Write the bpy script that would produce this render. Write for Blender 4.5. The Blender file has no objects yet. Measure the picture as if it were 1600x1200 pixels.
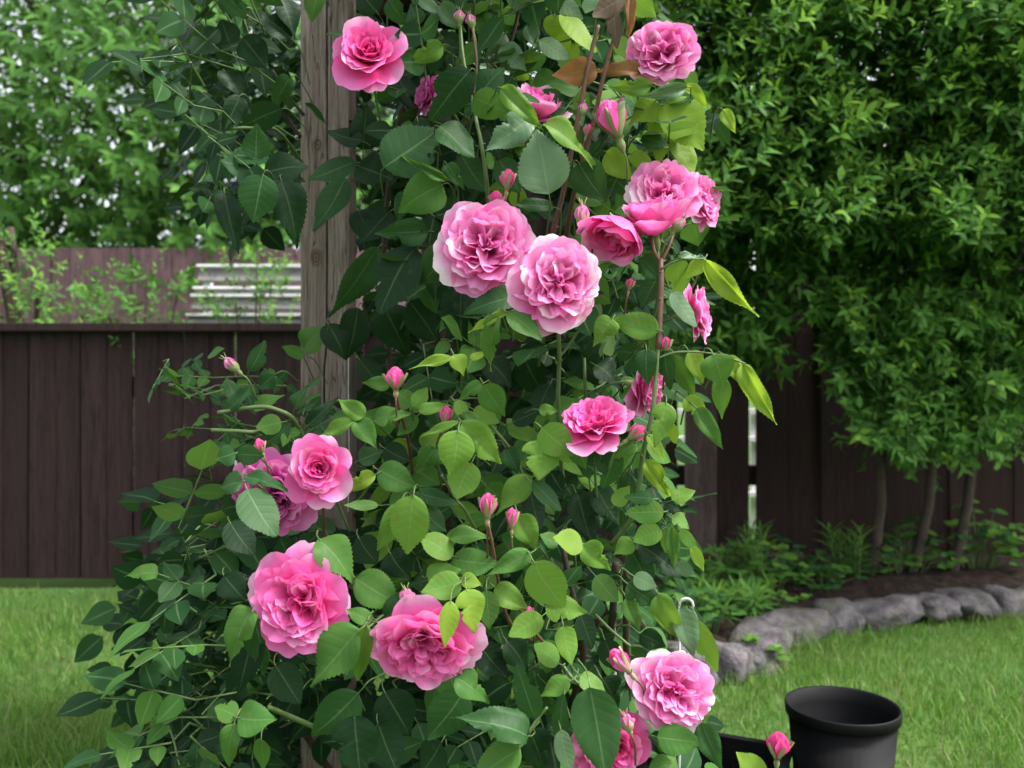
import bpy, math, random
import numpy as np
from mathutils import Vector, Matrix, noise as mnoise

# ------------------------------------------------------------------ camera, sky, sun, exposure
SC = bpy.context.scene
COL = SC.collection
H, F = 0.81, 1400.0                      # eye height in metres, focal length in photo pixels
cam_d = bpy.data.cameras.new('camera')
cam = bpy.data.objects.new('camera', cam_d); COL.objects.link(cam)
cam.location = (0, 0, H); cam.rotation_euler = (math.radians(90), 0, 0)
cam_d.sensor_width = 36; cam_d.lens = 36 * F / 1600
cam_d.clip_start = 0.02; cam_d.clip_end = 600
cam_d.dof.use_dof = True; cam_d.dof.focus_distance = 1.1; cam_d.dof.aperture_fstop = 5.6
SC.camera = cam

SUN_EL, SUN_AZ = math.radians(56), math.radians(104)     # azimuth clockwise from +Y (the view) towards +X
world = bpy.data.worlds.new('World'); SC.world = world; world.use_nodes = True
wn = world.node_tree; wn.nodes.clear()
sky = wn.nodes.new('ShaderNodeTexSky'); sky.sky_type = 'NISHITA'; sky.sun_disc = False
sky.sun_elevation = SUN_EL; sky.sun_rotation = SUN_AZ
sky.dust_density = 4.0; sky.air_density = 1.2
hsv = wn.nodes.new('ShaderNodeHueSaturation'); hsv.inputs['Saturation'].default_value = 0.28   # overcast: nearly white sky
bg = wn.nodes.new('ShaderNodeBackground'); bg.inputs['Strength'].default_value = 0.15
wo = wn.nodes.new('ShaderNodeOutputWorld')
wn.links.new(sky.outputs[0], hsv.inputs['Color']); wn.links.new(hsv.outputs[0], bg.inputs[0]); wn.links.new(bg.outputs[0], wo.inputs[0])

sd = bpy.data.lights.new('sun', 'SUN'); sd.energy = 1.5; sd.angle = math.radians(14); sd.color = (1, 0.965, 0.91)
sun = bpy.data.objects.new('sun', sd); COL.objects.link(sun)
sdir = Vector((math.sin(SUN_AZ) * math.cos(SUN_EL), math.cos(SUN_AZ) * math.cos(SUN_EL), math.sin(SUN_EL)))
sun.rotation_euler = sdir.to_track_quat('Z', 'Y').to_euler()

SC.view_settings.view_transform = 'Standard'; SC.view_settings.look = 'None'
SC.view_settings.gamma = 1; SC.view_settings.use_curve_mapping = False
SC.view_settings.exposure = 1.62
SC.render.engine = 'CYCLES'
SC.cycles.use_denoising = True
SC.cycles.max_bounces = 9; SC.cycles.diffuse_bounces = 7; SC.cycles.transmission_bounces = 4; SC.cycles.glossy_bounces = 2

# ------------------------------------------------------------------ helpers
rng = random.Random(7)
nrg = np.random.default_rng(11)
PI = math.pi
V = Vector


def at(px, py, D):
    """A point of the garden, seen at photo pixel (px, py), D metres in front of the lens."""
    return V(((px - 800) / F * D, D, H - (py - 600) / F * D))


def mesh_from(name, verts, faces, mats=(), mat_idx=None, smooth=True, uv=None, attrs=None):
    verts = np.asarray(verts, dtype=np.float32).reshape(-1, 3)
    me = bpy.data.meshes.new(name)
    if isinstance(faces, np.ndarray):
        nf, k = faces.shape
        me.vertices.add(len(verts)); me.vertices.foreach_set('co', verts.ravel())
        me.loops.add(nf * k); me.loops.foreach_set('vertex_index', faces.astype(np.int32).ravel())
        me.polygons.add(nf)
        me.polygons.foreach_set('loop_start', np.arange(0, nf * k, k, dtype=np.int32))
        me.polygons.foreach_set('loop_total', np.full(nf, k, dtype=np.int32))
        me.update(calc_edges=True)
    else:
        me.from_pydata([tuple(map(float, v)) for v in verts], [], faces)
    for m in mats:
        me.materials.append(m)
    if mat_idx is not None:
        me.polygons.foreach_set('material_index', np.asarray(mat_idx, dtype=np.int32))
    me.polygons.foreach_set('use_smooth', np.full(len(me.polygons), smooth, dtype=bool))
    if uv is not None:
        li = np.empty(len(me.loops), dtype=np.int32); me.loops.foreach_get('vertex_index', li)
        l = me.uv_layers.new(name='UVMap')
        l.data.foreach_set('uv', np.asarray(uv, dtype=np.float32)[li].ravel())
    for an, av in (attrs or {}).items():
        a = me.attributes.new(an, 'FLOAT', 'POINT'); a.data.foreach_set('value', np.asarray(av, dtype=np.float32))
    me.update()
    return me


def link(name, me, parent=None, loc=None):
    o = bpy.data.objects.new(name, me); COL.objects.link(o)
    if parent is not None:
        o.parent = parent
        if loc is None:
            o.location = -V(parent['_w']) if '_w' in parent else V((0, 0, 0))
    if loc is not None:
        o.location = loc
    return o


def thing(name, label, cat, loc=(0, 0, 0), group=None):
    o = bpy.data.objects.new(name, None); COL.objects.link(o)
    o.location = loc; o['label'] = label; o['category'] = cat; o['_w'] = tuple(loc)
    o.empty_display_size = 0.05
    if group: o['group'] = group
    return o


class MB:
    """Collects boxes and tubes into one mesh."""
    def __init__(s): s.v = []; s.f = []
    def box(s, c, size, rot=None):
        c = V(c); hx, hy, hz = [x / 2 for x in size]; b = len(s.v)
        ch = min(hx, hy, hz) * 0.12
        pts = []
        for z, k in ((-hz, 1), (-hz + ch, 0), (hz - ch, 0), (hz, 1)):
            i = ch * k
            for x, y in ((-hx + i, -hy + i), (hx - i, -hy + i), (hx - i, hy - i), (-hx + i, hy - i)):
                p = V((x, y, z))
                if rot is not None: p = rot @ p
                pts.append(p + c)
        s.v += pts
        s.f.append([b + 3, b + 2, b + 1, b]); s.f.append([b + 12, b + 13, b + 14, b + 15])
        for r in range(3):
            for i in range(4):
                j = (i + 1) % 4
                s.f.append([b + r * 4 + i, b + r * 4 + j, b + r * 4 + 4 + j, b + r * 4 + 4 + i])
        return s
    def tube(s, pts, rad, n=6, cap=True):
        pts = [V(p) for p in pts]; m = len(pts)
        if not hasattr(rad, '__len__'): rad = [rad] * m
        b = len(s.v); up = V((0.3, 0.5, 0.81))
        for i, p in enumerate(pts):
            d = (pts[min(i + 1, m - 1)] - pts[max(i - 1, 0)])
            d = d.normalized() if d.length > 1e-9 else V((0, 0, 1))
            x = d.cross(up)
            if x.length < 1e-3: x = d.cross(V((1, 0, 0)))
            x.normalize(); y = d.cross(x)
            for k in range(n):
                a = 2 * PI * k / n
                s.v.append(p + (x * math.cos(a) + y * math.sin(a)) * rad[i])
        for i in range(m - 1):
            for k in range(n):
                l = (k + 1) % n
                s.f.append([b + i * n + k, b + i * n + l, b + (i + 1) * n + l, b + (i + 1) * n + k])
        if cap:
            s.f.append([b + k for k in range(n)][::-1]); s.f.append([b + (m - 1) * n + k for k in range(n)])
        return s
    def cone(s, p, d, r, l):
        p = V(p); d = V(d).normalized(); x = d.orthogonal().normalized(); y = d.cross(x); b = len(s.v)
        for k in range(4):
            a = PI / 2 * k
            s.v.append(p + (x * math.cos(a) + y * math.sin(a)) * r)
        s.v.append(p + d * l)
        for k in range(4): s.f.append([b + k, b + (k + 1) % 4, b + 4])
        return s
    def mesh(s, name, mat, smooth=False):
        return mesh_from(name, [tuple(v) for v in s.v], s.f, [mat], smooth=smooth)
    def build(s, name, mat, parent=None, smooth=False):
        return link(name, s.mesh(name, mat, smooth), parent)


def smooth_path(pts, n=4):
    P = [V(p) for p in pts]
    if len(P) < 3: return P
    out = []
    for i in range(len(P) - 1):
        p0, p1, p2, p3 = P[max(i - 1, 0)], P[i], P[i + 1], P[min(i + 2, len(P) - 1)]
        for k in range(n):
            t = k / n
            out.append(0.5 * ((2 * p1) + (p2 - p0) * t + (2 * p0 - 5 * p1 + 4 * p2 - p3) * t * t + (3 * p1 - p0 - 3 * p2 + p3) * t ** 3))
    out.append(P[-1])
    return out


def frame(y, n):
    """3x3 with Y along y and Z as near to n as can be."""
    y = V(y).normalized(); x = y.cross(V(n))
    if x.length < 1e-4: x = y.orthogonal()
    x.normalize(); z = x.cross(y)
    return Matrix((x, y, z)).transposed()


def instanced(tv, tf, mats4):
    """Copy a template (verts, faces) through N 4x4 matrices into one vertex / face array."""
    A = np.asarray(mats4, dtype=np.float64); N = len(A); tv = np.asarray(tv); nv = len(tv)
    v = np.einsum('nij,vj->nvi', A[:, :3, :3], tv) + A[:, None, :3, 3]
    f = (np.asarray(tf)[None] + (np.arange(N) * nv)[:, None, None]).reshape(-1, np.asarray(tf).shape[1])
    return v.reshape(-1, 3), f


def inside(poly, x, y):
    c = False; j = len(poly) - 1
    for i in range(len(poly)):
        xi, yi = poly[i]; xj, yj = poly[j]
        if (yi > y) != (yj > y) and x < (xj - xi) * (y - yi) / (yj - yi) + xi: c = not c
        j = i
    return c

# ------------------------------------------------------------------ materials


class NT:
    def __init__(s, name):
        s.m = bpy.data.materials.new(name); s.m.use_nodes = True; s.t = s.m.node_tree; s.t.nodes.clear()
        s.out = s.t.nodes.new('ShaderNodeOutputMaterial')
    def n(s, typ, ins=None, **kw):
        nd = s.t.nodes.new(typ)
        for k, v in kw.items(): setattr(nd, k, v)
        for k, v in (ins or {}).items(): s.set(nd.inputs[k], v)
        return nd
    def set(s, sock, v):
        if isinstance(v, bpy.types.NodeSocket): s.t.links.new(v, sock)
        elif hasattr(v, 'outputs'): s.t.links.new(v.outputs[0], sock)
        else:
            if sock.type == 'RGBA' and len(v) == 3: v = (*v, 1)
            sock.default_value = v
    def math(s, op, a, b=None, c=None, clamp=False):
        nd = s.n('ShaderNodeMath', operation=op, use_clamp=clamp)
        for i, x in enumerate((a, b, c)):
            if x is not None: s.set(nd.inputs[i], x)
        return nd.outputs[0]
    def mix(s, f, a, b, mode='MIX'):
        nd = s.n('ShaderNodeMix', data_type='RGBA', blend_type=mode)
        s.set(nd.inputs[0], f); s.set(nd.inputs[6], a); s.set(nd.inputs[7], b)
        return nd.outputs[2]
    def ramp(s, f, stops):
        nd = s.n('ShaderNodeValToRGB'); e = nd.color_ramp.elements
        while len(e) < len(stops): e.new(0.5)
        for i, (p, c) in enumerate(stops): e[i].position = p; e[i].color = (*c, 1) if len(c) == 3 else c
        s.set(nd.inputs[0], f); return nd.outputs[0]
    def step(s, x, a, b):
        nd = s.n('ShaderNodeMapRange', interpolation_type='SMOOTHSTEP')
        s.set(nd.inputs[0], x); nd.inputs[1].default_value = a; nd.inputs[2].default_value = b
        return nd.outputs[0]
    def noise(s, vec, scale, detail=3, rough=0.55):
        nd = s.n('ShaderNodeTexNoise', {'Scale': scale, 'Detail': detail, 'Roughness': rough})
        if vec is not None: s.set(nd.inputs['Vector'], vec)
        return nd.outputs[0]
    def principled(s, col, rough=0.6, spec=0.4, bump=None, bstr=0.3, bdist=0.002):
        p = s.n('ShaderNodeBsdfPrincipled', {'Base Color': col, 'Roughness': rough, 'Specular IOR Level': spec})
        if bump is not None:
            b = s.n('ShaderNodeBump', {'Height': bump, 'Strength': bstr, 'Distance': bdist}); s.t.links.new(b.outputs[0], p.inputs['Normal'])
        return p
    def done(s, sh):
        s.t.links.new(sh.outputs[0], s.out.inputs[0]); return s.m


def leaf_material(name, ca, cb, back, trans_col, trans=0.28, rough=0.42, vein=0.45, spec=0.14, blotch=0.0, lite=False):
    t = NT(name)
    uv = t.n('ShaderNodeUVMap').outputs[0]
    sep = t.n('ShaderNodeSeparateXYZ', {0: uv})
    au = t.math('ABSOLUTE', t.math('MULTIPLY_ADD', sep.outputs[0], 2.0, -1.0)); v = sep.outputs[1]
    rnd = t.math('FRACT', t.math('ADD', t.n('ShaderNodeObjectInfo').outputs['Random'], t.n('ShaderNodeAttribute', attribute_name='rnd').outputs['Fac']))
    col = t.mix(rnd, ca, cb)
    if lite:                                # leaves a few pixels long: midrib only
        mid = t.math('SUBTRACT', 1.0, t.step(au, 0.03, 0.12))
        col = t.mix(t.math('MULTIPLY', mid, vein), col, t.mix(0.5, col, (0.25, 0.36, 0.16)))
        col2 = t.mix(t.n('ShaderNodeNewGeometry').outputs['Backfacing'], col, t.mix(0.5, col, back))
        p = t.principled(col2, rough + .08, spec * .6)
        tr = t.n('ShaderNodeBsdfTranslucent', {0: t.mix(0.65, col, trans_col)})
        return t.done(t.n('ShaderNodeMixShader', {0: trans, 1: p, 2: tr}))
    geo_n = t.noise(t.n('ShaderNodeNewGeometry').outputs['Position'], 60, 4)
    big = t.noise(t.n('ShaderNodeNewGeometry').outputs['Position'], 22, 2)
    col = t.mix(t.step(big, 0.35, 0.7), col, t.mix(0.55, col, cb))
    f = t.math('FRACT', t.math('MULTIPLY', t.math('SUBTRACT', v, t.math('MULTIPLY', au, 0.17)), 7.0))
    tri = t.math('ABSOLUTE', t.math('SUBTRACT', f, 0.5))             # 0 at a side vein, 0.5 between
    side = t.math('MULTIPLY', t.math('SUBTRACT', 1.0, t.step(tri, 0.0, 0.06)), t.math('SUBTRACT', 1.0, t.step(au, 0.6, 0.95)))
    mid = t.math('SUBTRACT', 1.0, t.step(au, 0.02, 0.065))
    vf = t.math('MULTIPLY', t.math('MAXIMUM', mid, t.math('MULTIPLY', side, 0.28)), vein)
    lighter = t.mix(0.5, col, (0.25, 0.36, 0.16))
    col = t.mix(vf, col, lighter)
    fleck = t.step(geo_n, 0.62, 0.75)
    col = t.mix(t.math('MULTIPLY', fleck, 0.25), col, t.mix(0.5, col, (0.18, 0.24, 0.12)))
    if blotch:
        bl = t.math('MULTIPLY', t.step(t.noise(t.n('ShaderNodeNewGeometry').outputs['Position'], 75, 2), 0.60, 0.70), blotch)
        col = t.mix(bl, col, (0.16, 0.10, 0.03))
    bf = t.n('ShaderNodeNewGeometry').outputs['Backfacing']
    col2 = t.mix(bf, col, t.mix(0.5, col, back))
    h = t.math('ADD', t.math('SUBTRACT', t.step(tri, 0.0, 0.32), t.math('MULTIPLY', mid, 1.0)), t.math('MULTIPLY', geo_n, 0.5))
    p = t.principled(col2, rough, spec, h, 0.16, 0.0009)
    tr = t.n('ShaderNodeBsdfTranslucent', {0: t.mix(0.65, col, trans_col)})
    ms = t.n('ShaderNodeMixShader', {0: trans, 1: p, 2: tr})
    return t.done(ms)


def dict_args(*a, **k): return a, k


_LEAF_ARGS = {
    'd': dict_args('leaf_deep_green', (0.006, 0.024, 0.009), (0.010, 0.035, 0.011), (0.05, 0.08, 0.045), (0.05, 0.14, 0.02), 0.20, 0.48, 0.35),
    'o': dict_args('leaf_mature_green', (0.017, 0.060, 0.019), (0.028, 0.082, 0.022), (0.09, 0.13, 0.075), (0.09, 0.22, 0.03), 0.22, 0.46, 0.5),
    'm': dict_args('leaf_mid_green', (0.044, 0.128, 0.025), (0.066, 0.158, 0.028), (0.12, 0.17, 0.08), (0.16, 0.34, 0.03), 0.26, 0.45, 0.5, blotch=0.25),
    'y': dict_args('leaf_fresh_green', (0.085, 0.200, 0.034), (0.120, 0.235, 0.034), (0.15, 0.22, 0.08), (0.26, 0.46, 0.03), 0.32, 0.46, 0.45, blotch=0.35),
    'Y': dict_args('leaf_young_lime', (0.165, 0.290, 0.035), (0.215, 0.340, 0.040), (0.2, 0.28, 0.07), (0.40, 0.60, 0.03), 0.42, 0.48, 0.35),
    'p': dict_args('leaf_bluish_pale', (0.080, 0.165, 0.085), (0.110, 0.190, 0.090), (0.16, 0.2, 0.12), (0.16, 0.3, 0.06), 0.22, 0.42, 0.6, 0.30),
    'b': dict_args('leaf_bronze', (0.175, 0.085, 0.030), (0.235, 0.115, 0.045), (0.16, 0.1, 0.07), (0.5, 0.2, 0.03), 0.35, 0.5, 0.5, blotch=0.3),
    'x': dict_args('leaf_dry_brown', (0.06, 0.034, 0.028), (0.12, 0.085, 0.065), (0.1, 0.07, 0.06), (0.2, 0.1, 0.05), 0.15, 0.6, 0.4, blotch=0.5),
}
LEAF = {k: leaf_material(*a, **kw) for k, (a, kw) in _LEAF_ARGS.items()}
LEAF_FAR = {k: leaf_material('inner_' + a[0], *a[1:], **{**kw, 'lite': True}) for k, (a, kw) in _LEAF_ARGS.items() if k in 'domy'}


def petal_material(name, base, mid, edge, rim, fade=0.0):
    t = NT(name)
    pt = t.n('ShaderNodeAttribute', attribute_name='pt').outputs['Fac']
    pr = t.math('FRACT', t.math('ADD', t.n('ShaderNodeAttribute', attribute_name='pr').outputs['Fac'], t.n('ShaderNodeObjectInfo').outputs['Random']))
    pos = t.n('ShaderNodeNewGeometry').outputs['Position']
    n = t.noise(pos, 45, 3)
    x = t.math('ADD', pt, t.math('MULTIPLY_ADD', n, 0.34, -0.17))
    x = t.math('ADD', x, t.math('MULTIPLY_ADD', pr, 0.26, -0.13), clamp=True)
    col = t.ramp(x, [(0.12, base), (0.5, mid), (0.84, edge), (1.0, rim)])
    if fade:
        col = t.mix(t.math('MULTIPLY', t.step(t.noise(pos, 90, 4), 0.5, 0.75), fade), col, (0.42, 0.22, 0.2))
    bf = t.n('ShaderNodeNewGeometry').outputs['Backfacing']
    col2 = t.mix(t.math('MULTIPLY', bf, 0.45), col, edge)
    fine = t.noise(pos, 260, 3)
    p = t.principled(col2, 0.62, 0.22, t.math('ADD', fine, t.math('MULTIPLY', n, 1.5)), 0.22, 0.0015)
    tr = t.n('ShaderNodeBsdfTranslucent', {0: t.mix(0.5, col, mid)})
    return t.done(t.n('ShaderNodeMixShader', {0: 0.46, 1: p, 2: tr}))


PETAL = {
    'light': petal_material('petal_light_pink', (0.86, 0.050, 0.34), (0.85, 0.15, 0.50), (0.89, 0.40, 0.70), (0.96, 0.84, 0.91), .10),
    'pink': petal_material('petal_rose_pink', (0.86, 0.030, 0.26), (0.86, 0.100, 0.42), (0.87, 0.24, 0.58), (0.92, 0.52, 0.77), .06),
    'deep': petal_material('petal_deep_pink', (0.74, 0.020, 0.18), (0.81, 0.065, 0.32), (0.83, 0.17, 0.48), (0.87, 0.34, 0.62)),
    'mauve': petal_material('petal_faded_mauve', (0.52, 0.030, 0.24), (0.62, 0.085, 0.38), (0.68, 0.2, 0.50), (0.76, 0.36, 0.60), 0.3),
}


def simple(name, col, rough=0.6, spec=0.4, var=0.25, scale=30, bstr=0.25, dark=0.5):
    t = NT(name); co = t.n('ShaderNodeTexCoord').outputs['Object']
    n = t.noise(co, scale, 5)
    c = t.mix(t.math('MULTIPLY', t.step(n, 0.35, 0.7), var), col, tuple(x * dark for x in col))
    return t.done(t.principled(c, rough, spec, n, bstr, 0.003))


def wood(name, ca, cb, cc, grain=9.0, rough=0.8, knots=(), stain=None, axis=2, bstr=0.5):
    t = NT(name); co = t.n('ShaderNodeTexCoord').outputs['Object']
    pos = t.n('ShaderNodeNewGeometry').outputs['Position']
    rnd = t.n('ShaderNodeObjectInfo').outputs['Random']
    sc = [1, 1, 1]; sc[axis] = 0.045
    shift = t.n('ShaderNodeVectorMath', {0: pos, 1: t.n('ShaderNodeCombineXYZ', {0: rnd, 1: rnd, 2: t.math('MULTIPLY', rnd, 5.0)})}, operation='ADD').outputs[0]
    warp = shift
    for (kx, ky, kz, kr) in knots:
        d = t.n('ShaderNodeVectorMath', {0: pos, 1: (kx, ky, kz)}, operation='SUBTRACT')
        dl = t.n('ShaderNodeVectorMath', {0: d.outputs[0], 1: (1, 0.2, 0.65)}, operation='MULTIPLY')
        ln = t.n('ShaderNodeVectorMath', {0: dl.outputs[0]}, operation='LENGTH').outputs['Value']
        infl = t.math('POWER', 2.718, t.math('MULTIPLY', t.math('DIVIDE', ln, kr), -1.1))
        warp = t.n('ShaderNodeVectorMath', {0: warp, 1: t.n('ShaderNodeCombineXYZ', {0: t.math('MULTIPLY', infl, t.math('MULTIPLY', t.n('ShaderNodeSeparateXYZ', {0: d.outputs[0]}).outputs[0], -0.8))})}, operation='ADD').outputs[0]
    mp = t.n('ShaderNodeVectorMath', {0: warp, 1: tuple(sc)}, operation='MULTIPLY').outputs[0]
    g = t.noise(mp, grain * 22, 5, 0.65)
    g2 = t.noise(mp, grain * 5, 3, 0.6)
    patch = t.noise(shift, 7, 3)
    col = t.mix(t.step(g2, 0.3, 0.7), ca, cb)
    col = t.mix(t.math('MULTIPLY', t.step(patch, 0.4, 0.7), 0.6), col, cc)
    col = t.mix(t.math('MULTIPLY', t.step(g, 0.50, 0.62), 0.7), col, tuple(x * 0.33 for x in ca))
    g3 = t.noise(mp, grain * 60, 3, 0.6)
    col = t.mix(t.math('MULTIPLY', t.step(g3, 0.55, 0.70), 0.55), col, tuple(x * 0.4 for x in ca))
    split = t.math('SUBTRACT', 1.0, t.step(t.math('ABSOLUTE', t.math('SUBTRACT', t.noise(mp, grain * 9, 2, 0.4), 0.5)), 0.0, 0.012))
    col = t.mix(t.math('MULTIPLY', split, 0.7), col, tuple(x * 0.15 for x in ca))
    col = t.mix(t.math('MULTIPLY', rnd, 0.55), col, tuple(x * 0.45 for x in cb))
    for (kx, ky, kz, kr) in knots:
        d = t.n('ShaderNodeVectorMath', {0: pos, 1: (kx, ky, kz)}, operation='SUBTRACT')
        dl = t.n('ShaderNodeVectorMath', {0: d.outputs[0], 1: (1, 0.2, 0.65)}, operation='MULTIPLY')
        ln = t.math('ADD', t.n('ShaderNodeVectorMath', {0: dl.outputs[0]}, operation='LENGTH').outputs['Value'], t.math('MULTIPLY', t.noise(pos, 80, 2), 0.004))
        ring = t.math('SINE', t.math('MULTIPLY', ln, 1500))
        k = t.math('SUBTRACT', 1.0, t.step(ln, kr * 0.7, kr * 1.3))
        kc = t.mix(t.math('MULTIPLY_ADD', ring, 0.3, 0.4), tuple(x * 0.28 for x in ca), tuple(x * 0.75 for x in cc))
        col = t.mix(k, col, kc)
    return t.done(t.principled(col, rough, 0.2, t.math('ADD', t.math('SUBTRACT', g, split), t.math('ADD', g3, t.math('MULTIPLY', g2, 0.5))), bstr, 0.004))


POST_D = 1.56
_k1, _k2, _k3 = at(496, 226, POST_D), at(494, 402, POST_D), at(488, 560, POST_D)
M_POST = wood('weathered_post_wood', (0.200, 0.146, 0.124), (0.385, 0.318, 0.285), (0.28, 0.200, 0.155), 9, 0.9,
              knots=[(_k1.x, _k1.y, _k1.z, 0.010), (_k2.x, _k2.y, _k2.z, 0.012)], bstr=1.0)
M_FENCE = wood('dark_shaded_fence_wood', (0.020, 0.0105, 0.0085), (0.032, 0.0165, 0.0135), (0.024, 0.012, 0.011), 6, 0.8)  # dark brown, lowered further to put the hedge's shade into the colour
M_FENCE_W = wood('worn_fence_wood', (0.085, 0.055, 0.050), (0.150, 0.115, 0.110), (0.065, 0.040, 0.038), 6, 0.85)
M_LOW = wood('brown_low_fence_wood', (0.026, 0.014, 0.0145), (0.040, 0.022, 0.022), (0.031, 0.018, 0.019), 6, 0.8)
M_PLUM = wood('plum_fence_wood', (0.19, 0.105, 0.125), (0.25, 0.145, 0.165), (0.21, 0.12, 0.13), 5, 0.85)
M_STEMG = simple('green_stem', (0.105, 0.165, 0.055), 0.5, 0.4, 0.5, 60)
M_STEMR = simple('reddish_stem', (0.130, 0.060, 0.040), 0.5, 0.4, 0.6, 60)
M_STEMB = simple('brown_cane', (0.052, 0.036, 0.026), 0.75, 0.3, 0.6, 50)
M_CALYX = simple('green_calyx', (0.20, 0.25, 0.10), 0.55, 0.3, 0.6, 90, 0.2, 0.6)
M_TAN = simple('tan_sepal', (0.33, 0.27, 0.15), 0.6, 0.3, 0.5, 90, 0.2, 0.6)
M_WHITE = simple('white_paint', (0.78, 0.78, 0.78), 0.5, 0.4, 0.2, 12, 0.1, 0.75)
M_SLAT_SHADE = simple('shaded_slat_grey', (0.20, 0.19, 0.19), 0.7, 0.3, 0.4, 14)  # shade on the bench's slat faces, put into the grey
M_METAL = simple('galvanised_wire', (0.55, 0.56, 0.56), 0.35, 0.6, 0.4, 40, 0.1)
M_BLACK = simple('black_plastic', (0.006, 0.006, 0.007), 0.62, 0.16, 0.4, 18, 0.1, 0.5)
M_STONE = None
M_BARK = simple('grey_bark', (0.07, 0.055, 0.045), 0.9, 0.2, 0.6, 25, 0.6)

# ------------------------------------------------------------------ the setting: ground, bed, path beyond the fence


def build_ground():
    t = NT('lawn_ground'); pos = t.n('ShaderNodeNewGeometry').outputs['Position']
    a = t.noise(pos, 2.2, 4); b = t.noise(pos, 40, 4)
    c = t.mix(t.step(a, 0.35, 0.65), (0.050, 0.110, 0.028), (0.075, 0.135, 0.032))
    c = t.mix(t.math('MULTIPLY', t.step(b, 0.5, 0.75), 0.6), c, (0.055, 0.050, 0.025))
    m = t.done(t.principled(c, 0.95, 0.1, b, 0.6, 0.01))
    n = 60; s = []
    xs = np.concatenate([np.linspace(-150, -6, 8)[:-1], np.linspace(-6, 6, 40), np.linspace(6, 150, 8)[1:]])
    ys = np.concatenate([np.linspace(-150, -1, 8)[:-1], np.linspace(-1, 8, 40), np.linspace(8, 250, 8)[1:]])
    v = []; f = []
    for y in ys:
        for x in xs:
            z = 0.012 * mnoise.noise(V((x * 1.3, y * 1.3, 0))) if abs(x) < 6 and -1 < y < 8 else 0
            v.append((x, y, z - 0.012))
    w = len(xs)
    for j in range(len(ys) - 1):
        for i in range(w - 1): f.append([j * w + i, j * w + i + 1, j * w + w + i + 1, j * w + w + i])
    o = link('ground', mesh_from('ground', v, f, [m])); o['kind'] = 'structure'
    # planting bed between the stones and the tall fence
    t = NT('bed_soil'); pos = t.n('ShaderNodeNewGeometry').outputs['Position']
    a = t.noise(pos, 26, 5); c = t.mix(t.step(a, 0.35, 0.7), (0.018, 0.013, 0.010), (0.045, 0.034, 0.026))
    m = t.done(t.principled(c, 0.95, 0.1, a, 1.0, 0.02))
    v = []; f = []
    xs = np.linspace(0.3, 4.2, 40); rows = 10
    for x in xs:
        y0 = edge_y(x) + 0.02
        for j in range(rows):
            k = j / (rows - 1); y = y0 + (FENCE_D + 0.02 - y0) * k
            v.append((x, y, 0.035 + 0.05 * min(1, k * 3) + 0.02 * mnoise.noise(V((x * 4, y * 4, 3)))))
    for i in range(len(xs) - 1):
        for j in range(rows - 1): f.append([i * rows + j, i * rows + rows + j, i * rows + rows + j + 1, i * rows + j + 1])
    o = link('planting_bed', mesh_from('planting_bed', v, f, [m])); o['kind'] = 'structure'


FENCE_D = 3.8


def edge_y(x):                    # front of the curved stone edging
    return 2.46 + 1.15 * max(0, min(x, 1.0) - 0.55) + 0.32 * max(0, min(x, 1.9) - 1.0) + 0.03 * max(0, x - 1.9)


build_ground()


def stone_edging():
    global M_STONE
    t = NT('edging_stone'); co = t.n('ShaderNodeNewGeometry').outputs['Position']
    a = t.noise(co, 16, 5); b = t.noise(co, 90, 4)
    c = t.mix(t.step(a, 0.3, 0.7), (0.055, 0.049, 0.054), (0.165, 0.150, 0.158))
    c = t.mix(t.math('MULTIPLY', t.step(b, 0.5, 0.7), 0.5), c, (0.035, 0.032, 0.03))
    c = t.mix(t.math('MULTIPLY', t.step(t.noise(co, 9, 3), 0.45, 0.7), 0.55), c, (0.09, 0.10, 0.045))
    M_STONE = t.done(t.principled(c, 0.9, 0.2, t.math('ADD', a, b), 0.8, 0.012))
    root = thing('stone_edging', 'curved row of rough grey stones edging the lawn before the planting bed', 'stone edging', (1.2, 2.8, 0))
    r = random.Random(3); x = 0.42; k = 0
    protos = []
    for q in range(7):
        import bmesh
        bm = bmesh.new(); bmesh.ops.create_icosphere(bm, subdivisions=3, radius=1)
        for vv in bm.verts:
            p = vv.co.normalized(); e = 3.2
            s = (abs(p.x) ** e + abs(p.y) ** e + abs(p.z) ** e) ** (-1 / e)
            d = 1 + 0.34 * mnoise.noise(p * 1.3 + V((q * 9, 0, 0))) + 0.13 * mnoise.noise(p * 3.5 + V((0, q * 5, 0))) + 0.07 * abs(mnoise.noise(p * 7 + V((q, 2, 0)))) + 0.05 * mnoise.noise(p * 14)
            vv.co = p * s * d
        me = bpy.data.meshes.new('stone'); bm.to_mesh(me); bm.free(); me.materials.append(M_STONE)
        for pl in me.polygons: pl.use_smooth = True
        protos.append(me)
    while x < 4.0:
        w = r.choice((.10, .13, .17, .26)) * r.uniform(.85, 1.15); dx = 0.02
        slope = (edge_y(x + w) - edge_y(x)) / w; L = w / math.sqrt(1 + slope * slope) 
        o = link('stone', protos[k % 7], root, loc=(x + L / 2 - 1.2, edge_y(x + L / 2) - 2.8 + r.uniform(-.015, .015), 0.03 + r.uniform(-.012, .012)))
        o.scale = (w * 0.54, r.uniform(0.06, 0.09), r.uniform(0.038, 0.066))
        o.rotation_euler = (r.uniform(-.12, .12), r.uniform(-.15, .15), math.atan(slope) + r.uniform(-.1, .1))
        x += L; k += 1


stone_edging()

# ------------------------------------------------------------------ fences


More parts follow.
